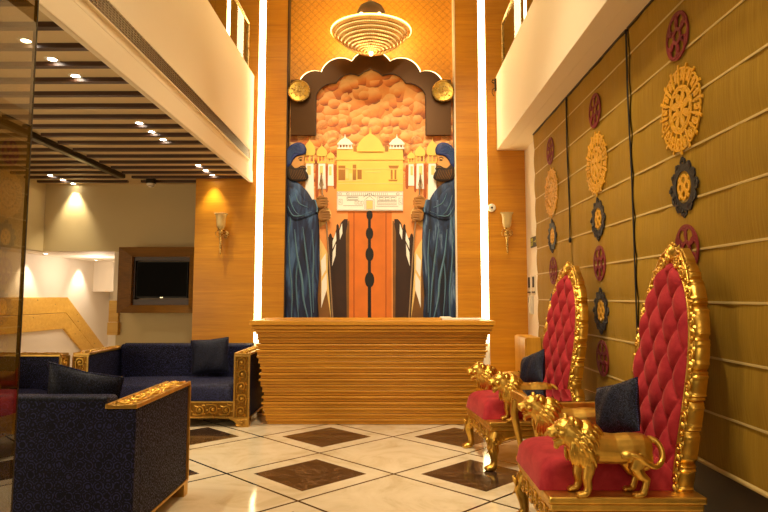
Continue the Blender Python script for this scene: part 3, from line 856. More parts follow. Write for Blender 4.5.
# balustrades in steep perspective
for mir in (False, True):
    m = MB(); sh(m, C6([(338, -4), (322, -4), (306, 14), (300, 40), (286, 40), (274, 84), (262, 80), (247, 80), (246, 240), (262, 470), (342, 470)]), .007, .012, mir)
    sh(m, C6([(250, 82), (266, 82), (264, 70), (258, 62), (252, 70)]), .012, .016, mir)
    sh(m, C6([(286, 42), (298, 42), (297, 26), (291, 18), (286, 26)]), .012, .016, mir)
    m.build('balustrade_dark', M['mural_dark'], mu)
    m = MB(); sh(m, C6([(330, 60), (341, 4), (346, 4), (344, 470), (334, 470)]), .012, .0135, mir); m.build('balustrade_edge', M['mural_path'], mu)
    m = MB(); sh(m, C6([(198, 165), (208, 160), (214, 250), (215, 405), (240, 330), (262, 470), (196, 470)]), .0065, .010, mir); m.build('rail_flank', M['mural_path'], mu)
    m = MB()
    for q in ([(214, 190), (236, 155), (238, 230), (218, 265)], [(218, 285), (240, 245), (242, 320), (215, 410)], [(268, 150), (284, 110), (282, 165), (266, 215)], [(268, 100), (284, 55), (286, 95), (268, 135)], [(300, 50), (312, 15), (314, 62), (302, 92)]):
        sh(m, C6(q), .013, .0145, mir)
    m.build('rail_gap', M['mural_white'], mu)
# clouds behind, minarets either side
def onion(cx, yb, yt, w):
    h = yb - yt
    return smooth_poly([(cx, yt), (cx + w * .06, yt + h * .22), (cx + w * .30, yt + h * .40), (cx + w * .50, yt + h * .66), (cx + w * .42, yb), (cx - w * .42, yb), (cx - w * .50, yt + h * .66), (cx - w * .30, yt + h * .40), (cx - w * .06, yt + h * .22)], 4)
for mir in (False, True):
    for cx, yt, yb, yc, yg, w in ((309.8, 137, 155, 163, 200, 11), (322, 143.5, 156, 163, 189, 10), (330.8, 151, 158.5, 163.5, 186, 7.5)):
        tw = MB(); sh(tw, [(cx - w * .34, yc), (cx + w * .34, yc), (cx + w * .40, yg), (cx - w * .40, yg)], .006, .014, mir)
        t_ = tw.build('minaret', M['mural_white'], mu)
        d = MB(); sh(d, onion(cx, yb, yt, w), .010, .022, mir); sh(d, [(cx - w * .46, yc - 1.2), (cx + w * .46, yc - 1.2), (cx + w * .46, yc + .6), (cx - w * .46, yc + .6)], .010, .020, mir)
        for q in (-.36, 0, .36): sh(d, [(cx + w * q - .6, yb - .3), (cx + w * q + .6, yb - .3), (cx + w * q + .6, yc), (cx + w * q - .6, yc)], .010, .018, mir)
        d.build('dome', M['mural_gold'], t_)
        d = MB(); sh(d, [(cx - w * .22, yc + 3), (cx + w * .10, yc + 3), (cx + w * .10, yc + 12), (cx - w * .22, yc + 12)], .0135, .0145, mir); d.build('shade_stroke', M['mural_tint'], t_)
    # dark red-brown gaps between the towers
    m = MB()
    for a, b, yt, yb in ((315.5, 318.5, 165, 196), (325.5, 328.0, 166, 190), (333.5, 336.5, 165, 187)):
        sh(m, smooth_poly([(a, yt + 3), ((a + b) / 2, yt), (b, yt + 3), (b, yb), (a, yb)], 3), .0045, .0055, mir)
    m.build('tower_gap', M['mural_orange_line'], mu)
# the golden shrine in the middle
sr = MB(); sh(sr, [(337, 148.5), (403, 148.5), (403, 191.6), (337, 191.6)], .006, .030)
sh(sr, [(335.5, 160.5), (337, 158), (403, 158), (404.6, 160.5)], .006, .040)
shrine = sr.build('shrine_block', M['mural_gold'], mu)
d = MB(); sh(d, smooth_poly(C4([(258, 14), (262, 45), (285, 62), (308, 85), (320, 108), (318, 128), (198, 128), (196, 108), (208, 85), (231, 62), (254, 45)]), 5), .010, .045)
sh(d, C4([(190, 124), (326, 124), (326, 140), (190, 140)]), .010, .05)
for a in range(5): sh(d, C4([(252 + 0, 20 + a * 5), (264, 20 + a * 5), (263, 22 + a * 5), (253, 22 + a * 5)]), .02, .046)
d.build('dome', M['mural_gold'], shrine)
for mir in (False, True):
    d = MB(); sh(d, smooth_poly(C4([(129, 50), (134, 68), (150, 78), (162, 92), (164, 100), (94, 100), (96, 92), (108, 78), (124, 68)]), 4), .010, .038, mir)
    sh(d, C4([(90, 98), (168, 98), (168, 104), (90, 104)]), .01, .042, mir); sh(d, C4([(90, 118), (168, 118), (168, 126), (90, 126)]), .01, .042, mir)
    for a in range(5): sh(d, C4([(96 + a * 15.5, 104), (102 + a * 15.5, 104), (102 + a * 15.5, 118), (96 + a * 15.5, 118)]), .01, .036, mir)
    d.build('turret', M['mural_white'], shrine)
    d = MB(); sh(d, C4([(172, 112), (190, 106), (190, 138), (172, 138)]), .01, .034, mir); d.build('finial_block', M['mural_gold_dark'], shrine)
wd = MB()
for q in ([(95, 210), (130, 210), (130, 285), (95, 285)], [(168, 205), (186, 205), (186, 285), (168, 285)], [(192, 232), (214, 232), (214, 280), (192, 280)], [(350, 210), (404, 210), (398, 226), (356, 226)], [(362, 232), (372, 232), (372, 280), (362, 280)], [(381, 232), (391, 232), (391, 280), (381, 280)], [(350, 282), (398, 282), (394, 290), (352, 290)]):
    wd = MB(); sh(wd, C4(q), .029, .0325); wd.build('window', M['mural_gold_dark'], shrine)
wd = MB()
for q in ([(96, 286), (222, 284), (222, 289), (96, 291)], [(150, 250), (166, 250), (166, 286), (150, 286)], [(132, 222), (146, 222), (146, 276), (132, 276)], [(92, 226), (420, 226), (420, 229), (92, 229)], [(220, 232), (420, 298), (420, 302), (220, 300)][:0] or [(92, 300), (424, 300), (424, 304), (92, 304)], [(232, 242), (310, 242), (310, 245), (232, 245)]):
    sh(wd, C4(q), .029, .0335)
wd.build('ledge', M['mural_tint'], shrine)
wd = MB(); sh(wd, C4([(88, 342), (425, 342), (425, 440), (88, 440)]), .006, .034); white = wd.build('white_facade', M['mural_white'], mu)
def strokes(L, w=1.4):
    m = MB()
    for a in L:
        m.ribbon(C4(a), w / 5.12, lambda u, v, d: P(u, v, d), .033, .0362, closed=False)
    return m
def rect(x0, y0, x1, y1): return [(x0, y0), (x1, y0), (x1, y1), (x0, y1), (x0, y0 - .01)]
L = [rect(91, 345, 422, 437), [(91, 364), (422, 364)], rect(98, 382, 114, 410), rect(404, 376, 420, 410), rect(139, 370, 197, 388), rect(143, 374, 193, 384), rect(294, 370, 392, 388), rect(294, 394, 392, 410),
     [(230, 432), (230, 384), (254, 366), (278, 384), (278, 432)], rect(236, 388, 272, 432), [(222, 372), (254, 352), (286, 372)], [(120, 415), (220, 415)], [(288, 418), (400, 418)], [(294, 402), (392, 402)]]
L += [[(164 + k * 10, 349), (164 + k * 10, 362)] for k in range(19)] + [rect(304 + k * 30, 373, 324 + k * 30, 385) for k in range(3)] + [rect(180 + k * 16, 392, 190 + k * 16, 408) for k in range(3)]
L += [[(98 + 8 * math.cos(a * .5) + 6, 355 + 5 * math.sin(a * .5)) for a in range(13)], [(150 + 8 * math.cos(a * .5) - 6, 355 + 5 * math.sin(a * .5)) for a in range(13)], [(398 + 8 * math.cos(a * .5), 355 + 5 * math.sin(a * .5)) for a in range(13)], [(106, 388), (102, 396), (110, 402)], [(412, 384), (408, 394), (416, 404)]]
strokes(L).build('line_drawing', M['ink'], white)
m = MB(); sh(m, C4([(238, 390), (270, 390), (270, 431), (238, 431)]), .0335, .0355); m.build('doorway', M['mural_tint'], white)

# ---- the two painted guards, cut-out boards in front of the mural
def guard(mir, lab, robe):
    X0 = P(742 - 305, 330) if mir else P(305, 330)
    t = thing('guard_figure', lab, 'painted figure', (MC.x + X0.x, YM, 0), 0, 'painted guards flanking the mural')
    off = Vector((X0.x, 0, 0))
    def shp(m, poly, d0, d1, bul=0):
        q = [(742 - u, v) for u, v in poly][::-1] if mir else poly
        if not bul:
            m.prism(q, lambda u, v: P(u, v, d0) - off, lambda u, v: P(u, v, d1) - off)
        else:   # softly rounded edge: shrinking rings towards the outline's middle
            n = len(q); cu = sum(a for a, b in q) / n; cv = sum(b for a, b in q) / n
            rings = [(1, d0), (1, d1), (.97, d1 + bul * .45), (.9, d1 + bul * .75), (.75, d1 + bul * .93), (.4, d1 + bul)]
            vs = []; fs = []
            for s_, d in rings:
                for a, b in q: vs.append(P(cu + (a - cu) * s_, cv + (b - cv) * s_, d) - off)
            for k in range(len(rings) - 1):
                for i in range(n):
                    j = (i + 1) % n; fs.append((k * n + i, k * n + j, (k + 1) * n + j, (k + 1) * n + i))
            fs.append(tuple(range(n))); fs.append(tuple(range(len(vs) - 1, len(vs) - n - 1, -1)))
            m.add(vs, fs)
        return m
    def line(m, pts, w, d, h=.004):
        q = [(742 - u, v) for u, v in pts] if mir else pts
        m.tube([P(u, v, d) - off for u, v in smooth_line(q)], w, 6, flat=((0, 1, 0), h / (w[0] if isinstance(w, list) else w)))
        return m
    m = MB(); shp(m, smooth_poly(C5([(40, 150), (52, 147), (74, 158), (92, 176), (104, 196), (116, 222), (120, 250), (122, 300), (121, 360), (117, 430), (113, 500), (40, 500), (40, 300)]), 4), .03, .055, .02)
    rb = m.build('robe', robe, t, smooth=50)
    m = MB()
    for pts, w in ((C5([(62, 268), (68, 330), (80, 390), (84, 440), (98, 496)]), 1.0), (C5([(82, 262), (90, 330), (98, 400), (104, 492)]), .8), (C5([(104, 268), (108, 330), (106, 400), (108, 470)]), .7), (C5([(48, 280), (50, 350), (56, 420), (54, 495)]), .7), (C5([(44, 200), (52, 240), (46, 300)]), .6), (C5([(70, 340), (66, 400), (72, 490)]), .6)):
        n_ = (len(pts) - 1) * 4 + 1
        line(m, pts, [.019 * w * (.25 + .75 * math.sin(PI * k / (n_ - 1))) for k in range(n_)], .074, .005)
    m.build('robe_fold', M['fold'], rb, smooth=60)
    m = MB(); shp(m, smooth_poly(C5([(42, 176), (58, 166), (76, 182), (88, 200), (112, 196), (118, 212), (118, 226), (90, 240), (62, 246), (44, 226)]), 4), .05, .085, .018)
    sl = m.build('sleeve', robe, t, smooth=50)
    m = MB()
    for pts in (C5([(50, 186), (56, 210), (72, 232), (104, 226)]), C5([(64, 182), (74, 206), (96, 216)]), C5([(46, 212), (60, 236), (90, 234)])): line(m, pts, [.009 * (.3 + .7 * math.sin(PI * k / 8)) for k in range((len(pts) - 1) * 4 + 1)], .102, .004)
    line(m, C5([(111, 197), (116, 212), (117, 227)]), .010, .094, .006)
    m.build('cuff', M['fold'], sl, smooth=60)
    # staff with a spear head
    m = MB(); line(m, C5([(127, 132), (130, 190), (138, 245), (146, 350), (155, 500)]), .011, .075, .012)
    line(m, C5([(127, 132), (127, 150)]), [.004, .010, .014, .016, .018][:5], .075, .012)
    shp(m, C3([(240, 232), (252, 285), (246, 296), (234, 296), (228, 285)]), .06, .075)
    m.build('staff', M['staff'], t, smooth=60)
    # hands: two fists one above the other, four fingers and a thumb each, closed on the staff
    for cx, cy in ((129, 203), (134, 236)):
        m = MB(); shp(m, smooth_poly(C5([(cx - 14, cy - 10), (cx - 4, cy - 14), (cx + 6, cy - 12), (cx + 10, cy), (cx + 6, cy + 12), (cx - 6, cy + 14), (cx - 14, cy + 8)]), 3), .05, .085, .012)
        for k in range(4):
            yy = cy - 9.5 + 6.3 * k; ln = (11, 13, 12.5, 10)[k]
            line(m, C5([(cx - 4, yy - .5), (cx + 4, yy - 1.5), (cx + ln, yy), (cx + ln + .5, yy + 2.5), (cx + ln - 5, yy + 4)]), [.014] * 10 + [.013] * 4 + [.011] * 3, .098, .012)
        line(m, C5([(cx - 10, cy - 9), (cx - 4, cy - 14), (cx + 5, cy - 15)]), [.014] * 6 + [.011] * 3, .10, .012)
        m.build('hand', M['hand'], t, smooth=60)
    # head: face, ear, beard, turban
    m = MB(); shp(m, smooth_poly(C3([(88, 170), (100, 140), (130, 132), (152, 126), (154, 146), (153, 158), (160, 176), (154, 184), (150, 194), (148, 206), (110, 216), (80, 206)]), 4), .04, .065, .016)
    fc = m.build('face', M['skin'], t, smooth=50)
    m = MB(); line(m, C3([(124, 152), (134, 147), (145, 150)]), .0065, .082, .005); line(m, C3([(128, 160), (135, 157), (143, 160), (135, 163), (128, 160)]), .004, .083, .004)
    m.ell(P(*((742 - C3([(136, 160)])[0][0], C3([(136, 160)])[0][1]) if mir else C3([(136, 160)])[0]), .083) - off, (.008, .004, .008))
    m.build('eye', M['black_matte'], fc, smooth=60)
    m = MB(); line(m, C3([(150, 152), (155, 168), (161, 178), (152, 182)]), [.006] * 6 + [.009] * 5 + [.006] * 2, .082, .008); m.build('nose', M['skin'], fc, smooth=60)
    m = MB(); line(m, C3([(96, 158), (90, 168), (92, 180), (98, 186)]), .008, .078, .007); m.build('ear', M['skin'], fc, smooth=60)
    m = MB(); shp(m, smooth_poly(C3([(64, 200), (82, 182), (94, 190), (104, 200), (122, 198), (140, 188), (154, 190), (164, 202), (160, 212), (172, 232), (172, 252), (152, 266), (112, 268), (84, 262), (64, 240)]), 4), .055, .080, .018)
    bd = m.build('beard', M['beard'], t, smooth=50)
    m = MB(); line(m, C3([(134, 200), (148, 197), (160, 204)]), .004, .098, .004); m.build('mouth', M['hand'], bd, smooth=60)
    m = MB()
    for k in range(9):
        a = k / 8
        line(m, C3([(82 + a * 62, 206 + 6 * math.sin(a * 3)), (84 + a * 68, 232), (96 + a * 64, 258)]), .0035, .097, .004)
    m.build('beard_strand', M['mural_path'], bd, smooth=60)
    m = MB(); shp(m, smooth_poly(C3([(62, 195), (58, 150), (62, 118), (78, 92), (102, 76), (128, 71), (150, 79), (163, 100), (162, 122), (154, 132), (138, 136), (116, 141), (98, 160), (86, 184), (72, 198)]), 4), .05, .085, .022)
    tb = m.build('turban', M['turban'], t, smooth=50)
    m = MB()
    for k in range(7):
        a = k / 6
        line(m, C3([(66 + 20 * a, 186 - 6 * a), (66 + 24 * a, 130 - 8 * a + 20 * a), (98 + 12 * a, 92 + 34 * a), (134 + 12 * a, 80 + 44 * a)]), [.006 * (.4 + .6 * math.sin(PI * j / 12)) for j in range(13)], .104, .005)
    m.build('turban_fold', M['turban_fold'], tb, smooth=60)
    return t
guard(False, 'painted bearded guard in navy robe and turban, standing left of the golden shrine facing right', M['robe'])
guard(True, 'painted bearded guard in blue robe and turban, standing right of the golden shrine facing left', M['robe_right'])

# ---- scalloped arch board over the mural, with a glowing tube added for the light on its edge
def arc(p0, p1, bulge, n=10):
    """points of a bulging arc from p0 to p1 (bulge in px, upward positive)"""
    p0, p1 = Vector(p0), Vector(p1); d = p1 - p0; nr = Vector((d.y, -d.x)).normalized(); L_ = d.length
    r = (L_ * L_ / 4 + bulge * bulge) / (2 * bulge); c = (p0 + p1) / 2 - nr * (r - bulge)
    a0 = math.atan2(p0.y - c.y, p0.x - c.x); a1 = math.atan2(p1.y - c.y, p1.x - c.x)
    while a1 < a0: a1 += 2 * PI
    return [(c.x + r * math.cos(a0 + (a1 - a0) * k / n), c.y + r * math.sin(a0 + (a1 - a0) * k / n)) for k in range(n + 1)]
outer = [(291.5, 136.5), (291.5, 81.5), (301.5, 81)] + arc((301.5, 81), (322, 73.8), 4.2)[1:] + arc((322, 73.8), (352, 63), 7.8)[1:] + arc((352, 63), (390, 63), 10.5)[1:]
half = [(301.5, 81)] + arc((301.5, 81), (322, 73.8), 4.2)[1:] + arc((322, 73.8), (352, 63), 7.8)[1:]
outer += [(742 - u, v) for u, v in half[::-1]][1:] + [(450.5, 81.5), (450.5, 136.5)]
ih = [(316.2, 136.5), (316.5, 97)] + arc((316.5, 97), (336.6, 84.8), 4.0)[1:] + arc((336.6, 84.8), (359, 77.3), 5.0)[1:] + smooth_line([(359, 77.3), (364, 73.5), (369, 71.2), (371, 69.2)])[1:]
inner = ih + [(742 - u, v) for u, v in ih[::-1]][1:]
ar = thing('arch_board', 'dark bronze scalloped arch board framing the orange clouds', 'arch', MC)
m = MB(); poly = outer + inner[::-1]
m.prism(poly, lambda u, v: P(u, v, .030), lambda u, v: P(u, v, .075)); m.build('board', M['bronze'], ar, bevel=.020, seg=4)
m = MB(); m.tube([P(u, v, .066) for u, v in inner], .008, 8); m.build('inner_edge_bead', M['dark_trim'], ar, smooth=60)
m = MB(); cc = Vector((371, 110))
m.tube([P(cc.x + (u - cc.x) * 1.012, cc.y + (v - cc.y) * 1.022, .022) for u, v in outer[2:-2]], .009, 8); m.build('edge_glow_tube', M['edge_glow'], ar, smooth=60)
m = MB()
for u, v in ((296, 130), (446, 130), (330, 80), (412, 80)): m.tube([P(u, v, .0035), P(u, v, .04)], .012, 8)
m.build('spacer', M['dark_metal'], ar)
# ---- two gilt roundels at the arch shoulders
for px, lab in ((299.2, 'round gilt plaque at the left shoulder of the scalloped arch'), (443, 'round gilt plaque at the right shoulder of the scalloped arch')):
    p = at_y(px, 91.5, 8.30)
    t = thing('round_plaque', lab, 'wall plaque', (p.x, 8.296, p.z), 0, 'gilt roundels on the arch')
    MB().lathe([(.001, 0), (.15, 0), (.152, -.012), (.142, -.026), (.130, -.022), (.001, -.016)], 40, ax='y').build('disc', M['gold_soft'], t, smooth=35)
    MB().lathe([(.128, -.016), (.138, -.034), (.150, -.030), (.154, -.012), (.146, -.006), (.128, -.016)], 40, ax='y', cap=False).build('rim', M['brass'], t, smooth=50)
    m = MB()
    m.tube([(.07 * math.cos(a), -.02, .07 * math.sin(a)) for a in [2 * PI * k / 30 for k in range(30)]], .006, 6, closed=True)
    for k in range(9):
        a = 2 * PI * k / 9
        m.ell((.10 * math.cos(a), -.018, .10 * math.sin(a)), (.020, .008, .011), Matrix.Rotation(-a, 3, 'Y'), 10, 6)
        m.tube([(.012 * math.cos(a), -.02, .012 * math.sin(a)), (.04 * math.cos(a + .5), -.024, .04 * math.sin(a + .5)), (.064 * math.cos(a), -.02, .064 * math.sin(a))], .005, 6)
    m.ell((0, -.02, 0), (.018, .012, .018)); m.build('embossed_emblem', M['brass'], t, smooth=60)

# ---- crystal chandelier close to the papered wall
cd = thing('crystal_chandelier', 'round tiered crystal chandelier glowing above the arch', 'chandelier', (-.23, 7.80, 4.475))
RR = .50
for k in range(12):
    f = k / 11
    r = .035 + (RR - .035) * f
    z = .02 + .26 * f ** 2
    m = MB(); m.tube([(r * math.cos(a), r * math.sin(a), z) for a in [2 * PI * q / 48 for q in range(48)]], .008, 6, closed=True)
    m.build('ring', M['brass'], cd, smooth=60)
    m = MB(); n = max(8, int(2 * PI * r / .024))
    for q in range(n):
        a = 2 * PI * q / n
        m.ell((r * math.cos(a), r * math.sin(a), z - .018), (.0125, .0125, .015), n=6, m=4)
    m.build('bead_row', M['crystal'], cd, smooth=25)
for k in range(12):
    a = 2 * PI * k / 12
    MB().tube([((.035 + (RR - .035) * f) * math.cos(a), (.035 + (RR - .035) * f) * math.sin(a), .03 + .26 * f ** 2) for f in (0, .25, .5, .75, 1)], .005, 6).build('spoke', M['brass'], cd, smooth=60)
MB().lathe([(.001, -.05), (.018, -.045), (.028, -.02), (.024, .0), (.03, .02), (.001, .025)], 16).build('drop', M['crystal_glow'], cd, smooth=60)
MB().lathe([(.20, .30), (.20, .42), (.19, .52), (.15, .60), (.06, .66), (.001, .67)], 32).build('canopy_bowl', M['dark_trim'], cd, smooth=50)
MB().tube([(0, 0, .66), (0, 0, 1.86)], .016, 10).build('stem', M['brass'], cd, smooth=60)
for k in range(10):
    a = 2 * PI * k / 10; MB().ell((.36 * math.cos(a), .36 * math.sin(a), .345), .026, n=10, m=6).build('bulb', M['crystal_glow'], cd, smooth=60)
MB().lathe([(.03, .035)] + [(.035 + (RR - .05) * f, .035 + .26 * f ** 2) for f in (.1, .25, .4, .55, .7, .85, 1)] + [(RR - .01, .285)] + [(.035 + (RR - .055) * f, .042 + .26 * f ** 2) for f in (1, .85, .7, .55, .4, .25, .1)] + [(.02, .04)], 40).build('bulb_screen', M['liner'], cd, smooth=60)  # added lining that blocks the bulbs, with a faint glow of its own
MB().tube([(.36 * math.cos(a), .36 * math.sin(a), .30) for a in [2 * PI * q / 40 for q in range(40)]], .012, 6, closed=True).build('bulb_ring', M['brass'], cd, smooth=60)

MB().tube([(.515 * math.cos(a), .515 * math.sin(a), .272) for a in [2 * PI * q / 64 for q in range(64)]], .009, 8, closed=True).build('rim_halo', M['rim_glow'], cd, smooth=60)  # glowing ring added to imitate the halo around the chandelier
# ================================================================== RECEPTION DESK
dk = thing('reception_desk', 'long honey timber reception desk with stepped slats, tapering to the floor', 'reception desk', (-.19, 6.67, 0))
def lerp(a, b, t): return a + (b - a) * t
zt, zb = .965, .0
rng = random.Random(4)
step = [0, .016, .030, .038, .026, .008, .022, .040, .028, .006, .018, .034, .044, .024, .006, .014]
N = 16
for k in range(N):
    z0_, z1_ = zt * k / N, zt * (k + 1) / N
    f = (k + .5) / N
    xl, xr = lerp(-1.085, -1.185, f), lerp(1.00, 1.225, f)
    yf = lerp(.03, -.07, f) - step[k]
    j = step[k] * .45
    m = MB(); m.box(xl - j, xr + j, yf, .72, z0_ + .002, z1_ - .022)
    m.box(xl - j - .016, xr + j + .016, yf - .018, .72, z1_ - .024, z1_ - .001)
    m.build('slat', M['desk_wood'], dk, bevel=.006, seg=2)
m = MB().box(-1.215, 1.245, -.17, .74, .967, .998).box(-1.23, 1.262, -.19, .75, 1.000, 1.037).box(-1.25, 1.28, -.21, .76, 1.040, 1.088)
m.build('counter_top', M['desk_wood'], dk, bevel=.008, seg=3)
p = at_y(460, 318, 6.75)
pp = thing('paper_pad', 'flat white paper pad lying at the right end of the desk', 'paper pad', (p.x, 6.72, 1.089))
MB().box(-.20, .20, -.10, .12, 0, .016).build('page_block', M['paper'], pp, bevel=.003)
MB().box(-.21, -.10, -.10, .13, .016, .030).build('folded_sheet', M['paper'], pp, bevel=.004)
# ================================================================== FURNITURE
def spiral(c, r, turns, a0, sgn=1, n=None, tail=0):
    n = n or int(turns * 14)
    return [(c[0] + r * (1 - .86 * k / n) * math.cos(a0 + sgn * 2 * PI * turns * k / n), c[1] + r * (1 - .86 * k / n) * math.sin(a0 + sgn * 2 * PI * turns * k / n)) for k in range(n + 1)]
def relief(m, pts, rad, fn, n=6, taper=.5, lift=0):
    L_ = len(pts)
    rr = [rad * (1 - taper * k / (L_ - 1)) for k in range(L_)]
    return m.tube([fn(u, v, lift) for u, v in pts], rr, n)
def leaf(m, c, ang, ln, w, fn, lift=.004, h=.008):
    """raised almond leaf with a mid rib on a surface fn(u,v,d)"""
    ca, sa = math.cos(ang), math.sin(ang)
    K = 7; top = []; vs = []
    for k in range(K + 1):
        t = k / K; ww = w * math.sin(PI * t) ** .8 * (1 - .35 * t) + 1e-4
        bend = .25 * ln * t * t
        for s_, hh in ((-1, 0), (-.5, h * .6), (0, h), (.5, h * .6), (1, 0)):
            u0, v0 = ln * t, s_ * ww + bend
            vs.append(fn(c[0] + u0 * ca - v0 * sa, c[1] + u0 * sa + v0 * ca, lift + hh * math.sin(PI * min(t + .08, 1))))
    fs = [(k * 5 + j, k * 5 + j + 1, (k + 1) * 5 + j + 1, (k + 1) * 5 + j) for k in range(K) for j in range(4)]
    return m.add(vs, fs)
def carved_strip(m, L_, H, fn, period=.16, rad=.0075):
    """running acanthus scroll carved on a strip u 0..L, v 0..H"""
    n = max(1, round(L_ / period)); p = L_ / n
    for k in range(n):
        s_ = 1 if k % 2 == 0 else -1
        cu, cv = (k + .5) * p, H / 2 - s_ * H * .02
        rr = min(p * .40, H * .38)
        relief(m, spiral((cu, cv), rr, 1.6, -PI / 2 * s_ - .4, s_), rad * 1.15, fn, 6, .55, rad * .4)
        m.ell(fn(cu, cv, rad * .8), rad * 1.5, n=8, m=5)
        relief(m, [(k * p, H / 2 - s_ * H * .36), (k * p + p * .25, H / 2 - s_ * H * .40), (cu, cv - s_ * rr), (cu + rr * .7, cv - s_ * rr * .7)], rad, fn, 6, .2, rad * .3)
        for a in range(4):
            b = a * PI / 2 + .6 + k
            leaf(m, (cu + rr * .95 * math.cos(b), cv + rr * .95 * math.sin(b)), b + .5 * s_, min(p, H) * .22, min(p, H) * .06, fn, 0, rad)
        leaf(m, (k * p + .004, H / 2 + s_ * H * .30), -s_ * .5, p * .36, H * .08, fn, 0, rad)
        leaf(m, (k * p + p * .62, H / 2 + s_ * H * .36), -s_ * .3, p * .30, H * .07, fn, 0, rad)
    return m
def pillow_mesh(w, h, t, seed=0):
    rg = random.Random(seed); ph = rg.random() * 6
    m = MB()
    def face(sg):
        def f(u, v):
            a, b = 2 * u - 1, 2 * v - 1
            k = max(0, (1 - abs(a) ** 2.6)) ** .55 * max(0, (1 - abs(b) ** 2.6)) ** .55
            pin = 1 - .07 * (1 - abs(a)) * abs(b) ** 2 - .0
            pin2 = 1 - .07 * (1 - abs(b)) * abs(a) ** 2
            wr = .006 * math.sin(7 * a + 3 * b + ph) * k
            return (a * w / 2 * pin2, sg * (t / 2 * k + .004) + wr, (b * pin + 1) * h / 2)
        return f
    m.grid(25, 25, face(1)); m.grid(25, 25, face(-1))
    return m
def cushion(name, lab, cat, loc, tilt, roll, rz, w, h, t, seed, group='navy patterned cushions'):
    th = thing(name, lab, cat, loc, rz, group)
    th.rotation_euler = (tilt, roll, rz)
    pillow_mesh(w, h, t, seed).build('cover', M['navy_pillow'], th, smooth=70)
    m = MB(); pts = []
    for k in range(80):
        s_ = k / 80 * 4; e = int(s_); f = s_ - e
        a, b = ((2 * f - 1, -1), (1, 2 * f - 1), (1 - 2 * f, 1), (-1, 1 - 2 * f))[e]
        pin = 1 - .07 * (1 - abs(a)) * abs(b) ** 2; pin2 = 1 - .07 * (1 - abs(b)) * abs(a) ** 2
        pts.append((a * w / 2 * pin2, 0, (b * pin + 1) * h / 2))
    m.tube(pts, .006, 6, closed=True); m.build('piping', M['navy'], th, smooth=60)
    return th

# ------------------------------------------------------------------ lion armrests (one continuous figure, mane as its own piece)
def lion_body():
    m = MB()
    m.tube([(-.19, 0, .222), (-.12, 0, .220), (-.04, 0, .216), (.04, 0, .222), (.11, 0, .232), (.16, 0, .25)], [.070, .074, .073, .077, .082, .072], 16)
    m.ell((-.185, 0, .222), (.062, .066, .068))
    m.ell((.10, 0, .215), (.075, .072, .085))
    m.tube([(.13, 0, .25), (.19, 0, .295), (.21, 0, .305)], [.075, .064, .058], 14)
    m.ell((.210, 0, .312), (.056, .054, .054))                                  # skull
    m.tube([(.225, 0, .308), (.270, 0, .299), (.290, 0, .294)], [.038, .030, .025], 12)   # upper muzzle
    m.ell((.284, .016, .288), (.020, .017, .017)); m.ell((.284, -.016, .288), (.020, .017, .017))
    m.ell((.298, 0, .308), (.012, .018, .010))                                  # nose
    m.tube([(.20, 0, .270), (.245, 0, .246), (.268, 0, .240)], [.032, .020, .015], 10)    # open lower jaw
    m.ell((.258, 0, .230), (.016, .016, .018))
    for s_ in (-1, 1):
        m.tube([(.262, s_ * .014, .326), (.250, s_ * .030, .333), (.228, s_ * .046, .325)], [.009, .012, .008], 8)   # brow
        m.ell((.240, s_ * .040, .292), (.022, .012, .016))                      # cheek
        m.tube([(.195, s_ * .046, .345), (.188, s_ * .058, .366), (.180, s_ * .058, .372)], [.018, .017, .009], 8)   # ear
        # fore leg
        x0 = .0 if s_ > 0 else .018
        m.tube([(.095 + x0, s_ * .046, .20), (.108 + x0, s_ * .052, .135), (.118 + x0, s_ * .050, .085), (.112 + x0, s_ * .050, .045), (.122 + x0, s_ * .050, .020)], [.046, .034, .026, .021, .020], 12)
        m.ell((.140 + x0, s_ * .050, .014), (.034, .026, .014))
        for q in range(4): m.ell((.166 + x0 - .004 * abs(q - 1.5), s_ * .050 + (q - 1.5) * .0125, .011), (.014, .0068, .0105), n=8, m=6)
        # hind leg: thigh, knee forward, hock back, shank down
        x0 = 0 if s_ > 0 else .014
        m.ell((-.175 + x0, s_ * .042, .190), (.058, .034, .072), Matrix.Rotation(R(18), 3, 'Y'))
        m.tube([(-.165 + x0, s_ * .046, .185), (-.135 + x0, s_ * .050, .135), (-.165 + x0, s_ * .050, .098), (-.192 + x0, s_ * .050, .080), (-.182 + x0, s_ * .050, .045), (-.172 + x0, s_ * .050, .018)], [.050, .037, .026, .021, .018, .018], 12)
        m.ell((-.150 + x0, s_ * .050, .013), (.034, .025, .013))
        for q in range(4): m.ell((-.124 + x0 - .004 * abs(q - 1.5), s_ * .050 + (q - 1.5) * .012, .011), (.013, .0066, .010), n=8, m=6)
    # tail: out over the rump, down and forward again along the flank, ending in a tuft
    pts = [(-.225, .0, .265), (-.262, .012, .255), (-.283, .030, .215), (-.272, .050, .170), (-.232, .070, .148), (-.185, .084, .165), (-.145, .085, .195), (-.105, .080, .206)]
    T = [Vector(p) for p in pts]; S = []
    for i in range(len(T) - 1):
        p0, p1, p2, p3 = T[max(i - 1, 0)], T[i], T[i + 1], T[min(i + 2, len(T) - 1)]
        for j in range(4):
            t = j / 4
            S.append(.5 * ((2 * p1) + (p2 - p0) * t + (2 * p0 - 5 * p1 + 4 * p2 - p3) * t * t + (3 * p1 - p0 - 3 * p2 + p3) * t ** 3))
    S.append(T[-1]); n = len(S)
    m.tube(S, [.017 - .005 * k / n for k in range(n)], 10)
    m.ell((-.088, .076, .202), (.036, .015, .017), Matrix.Rotation(R(10), 3, 'Y'))
    return m
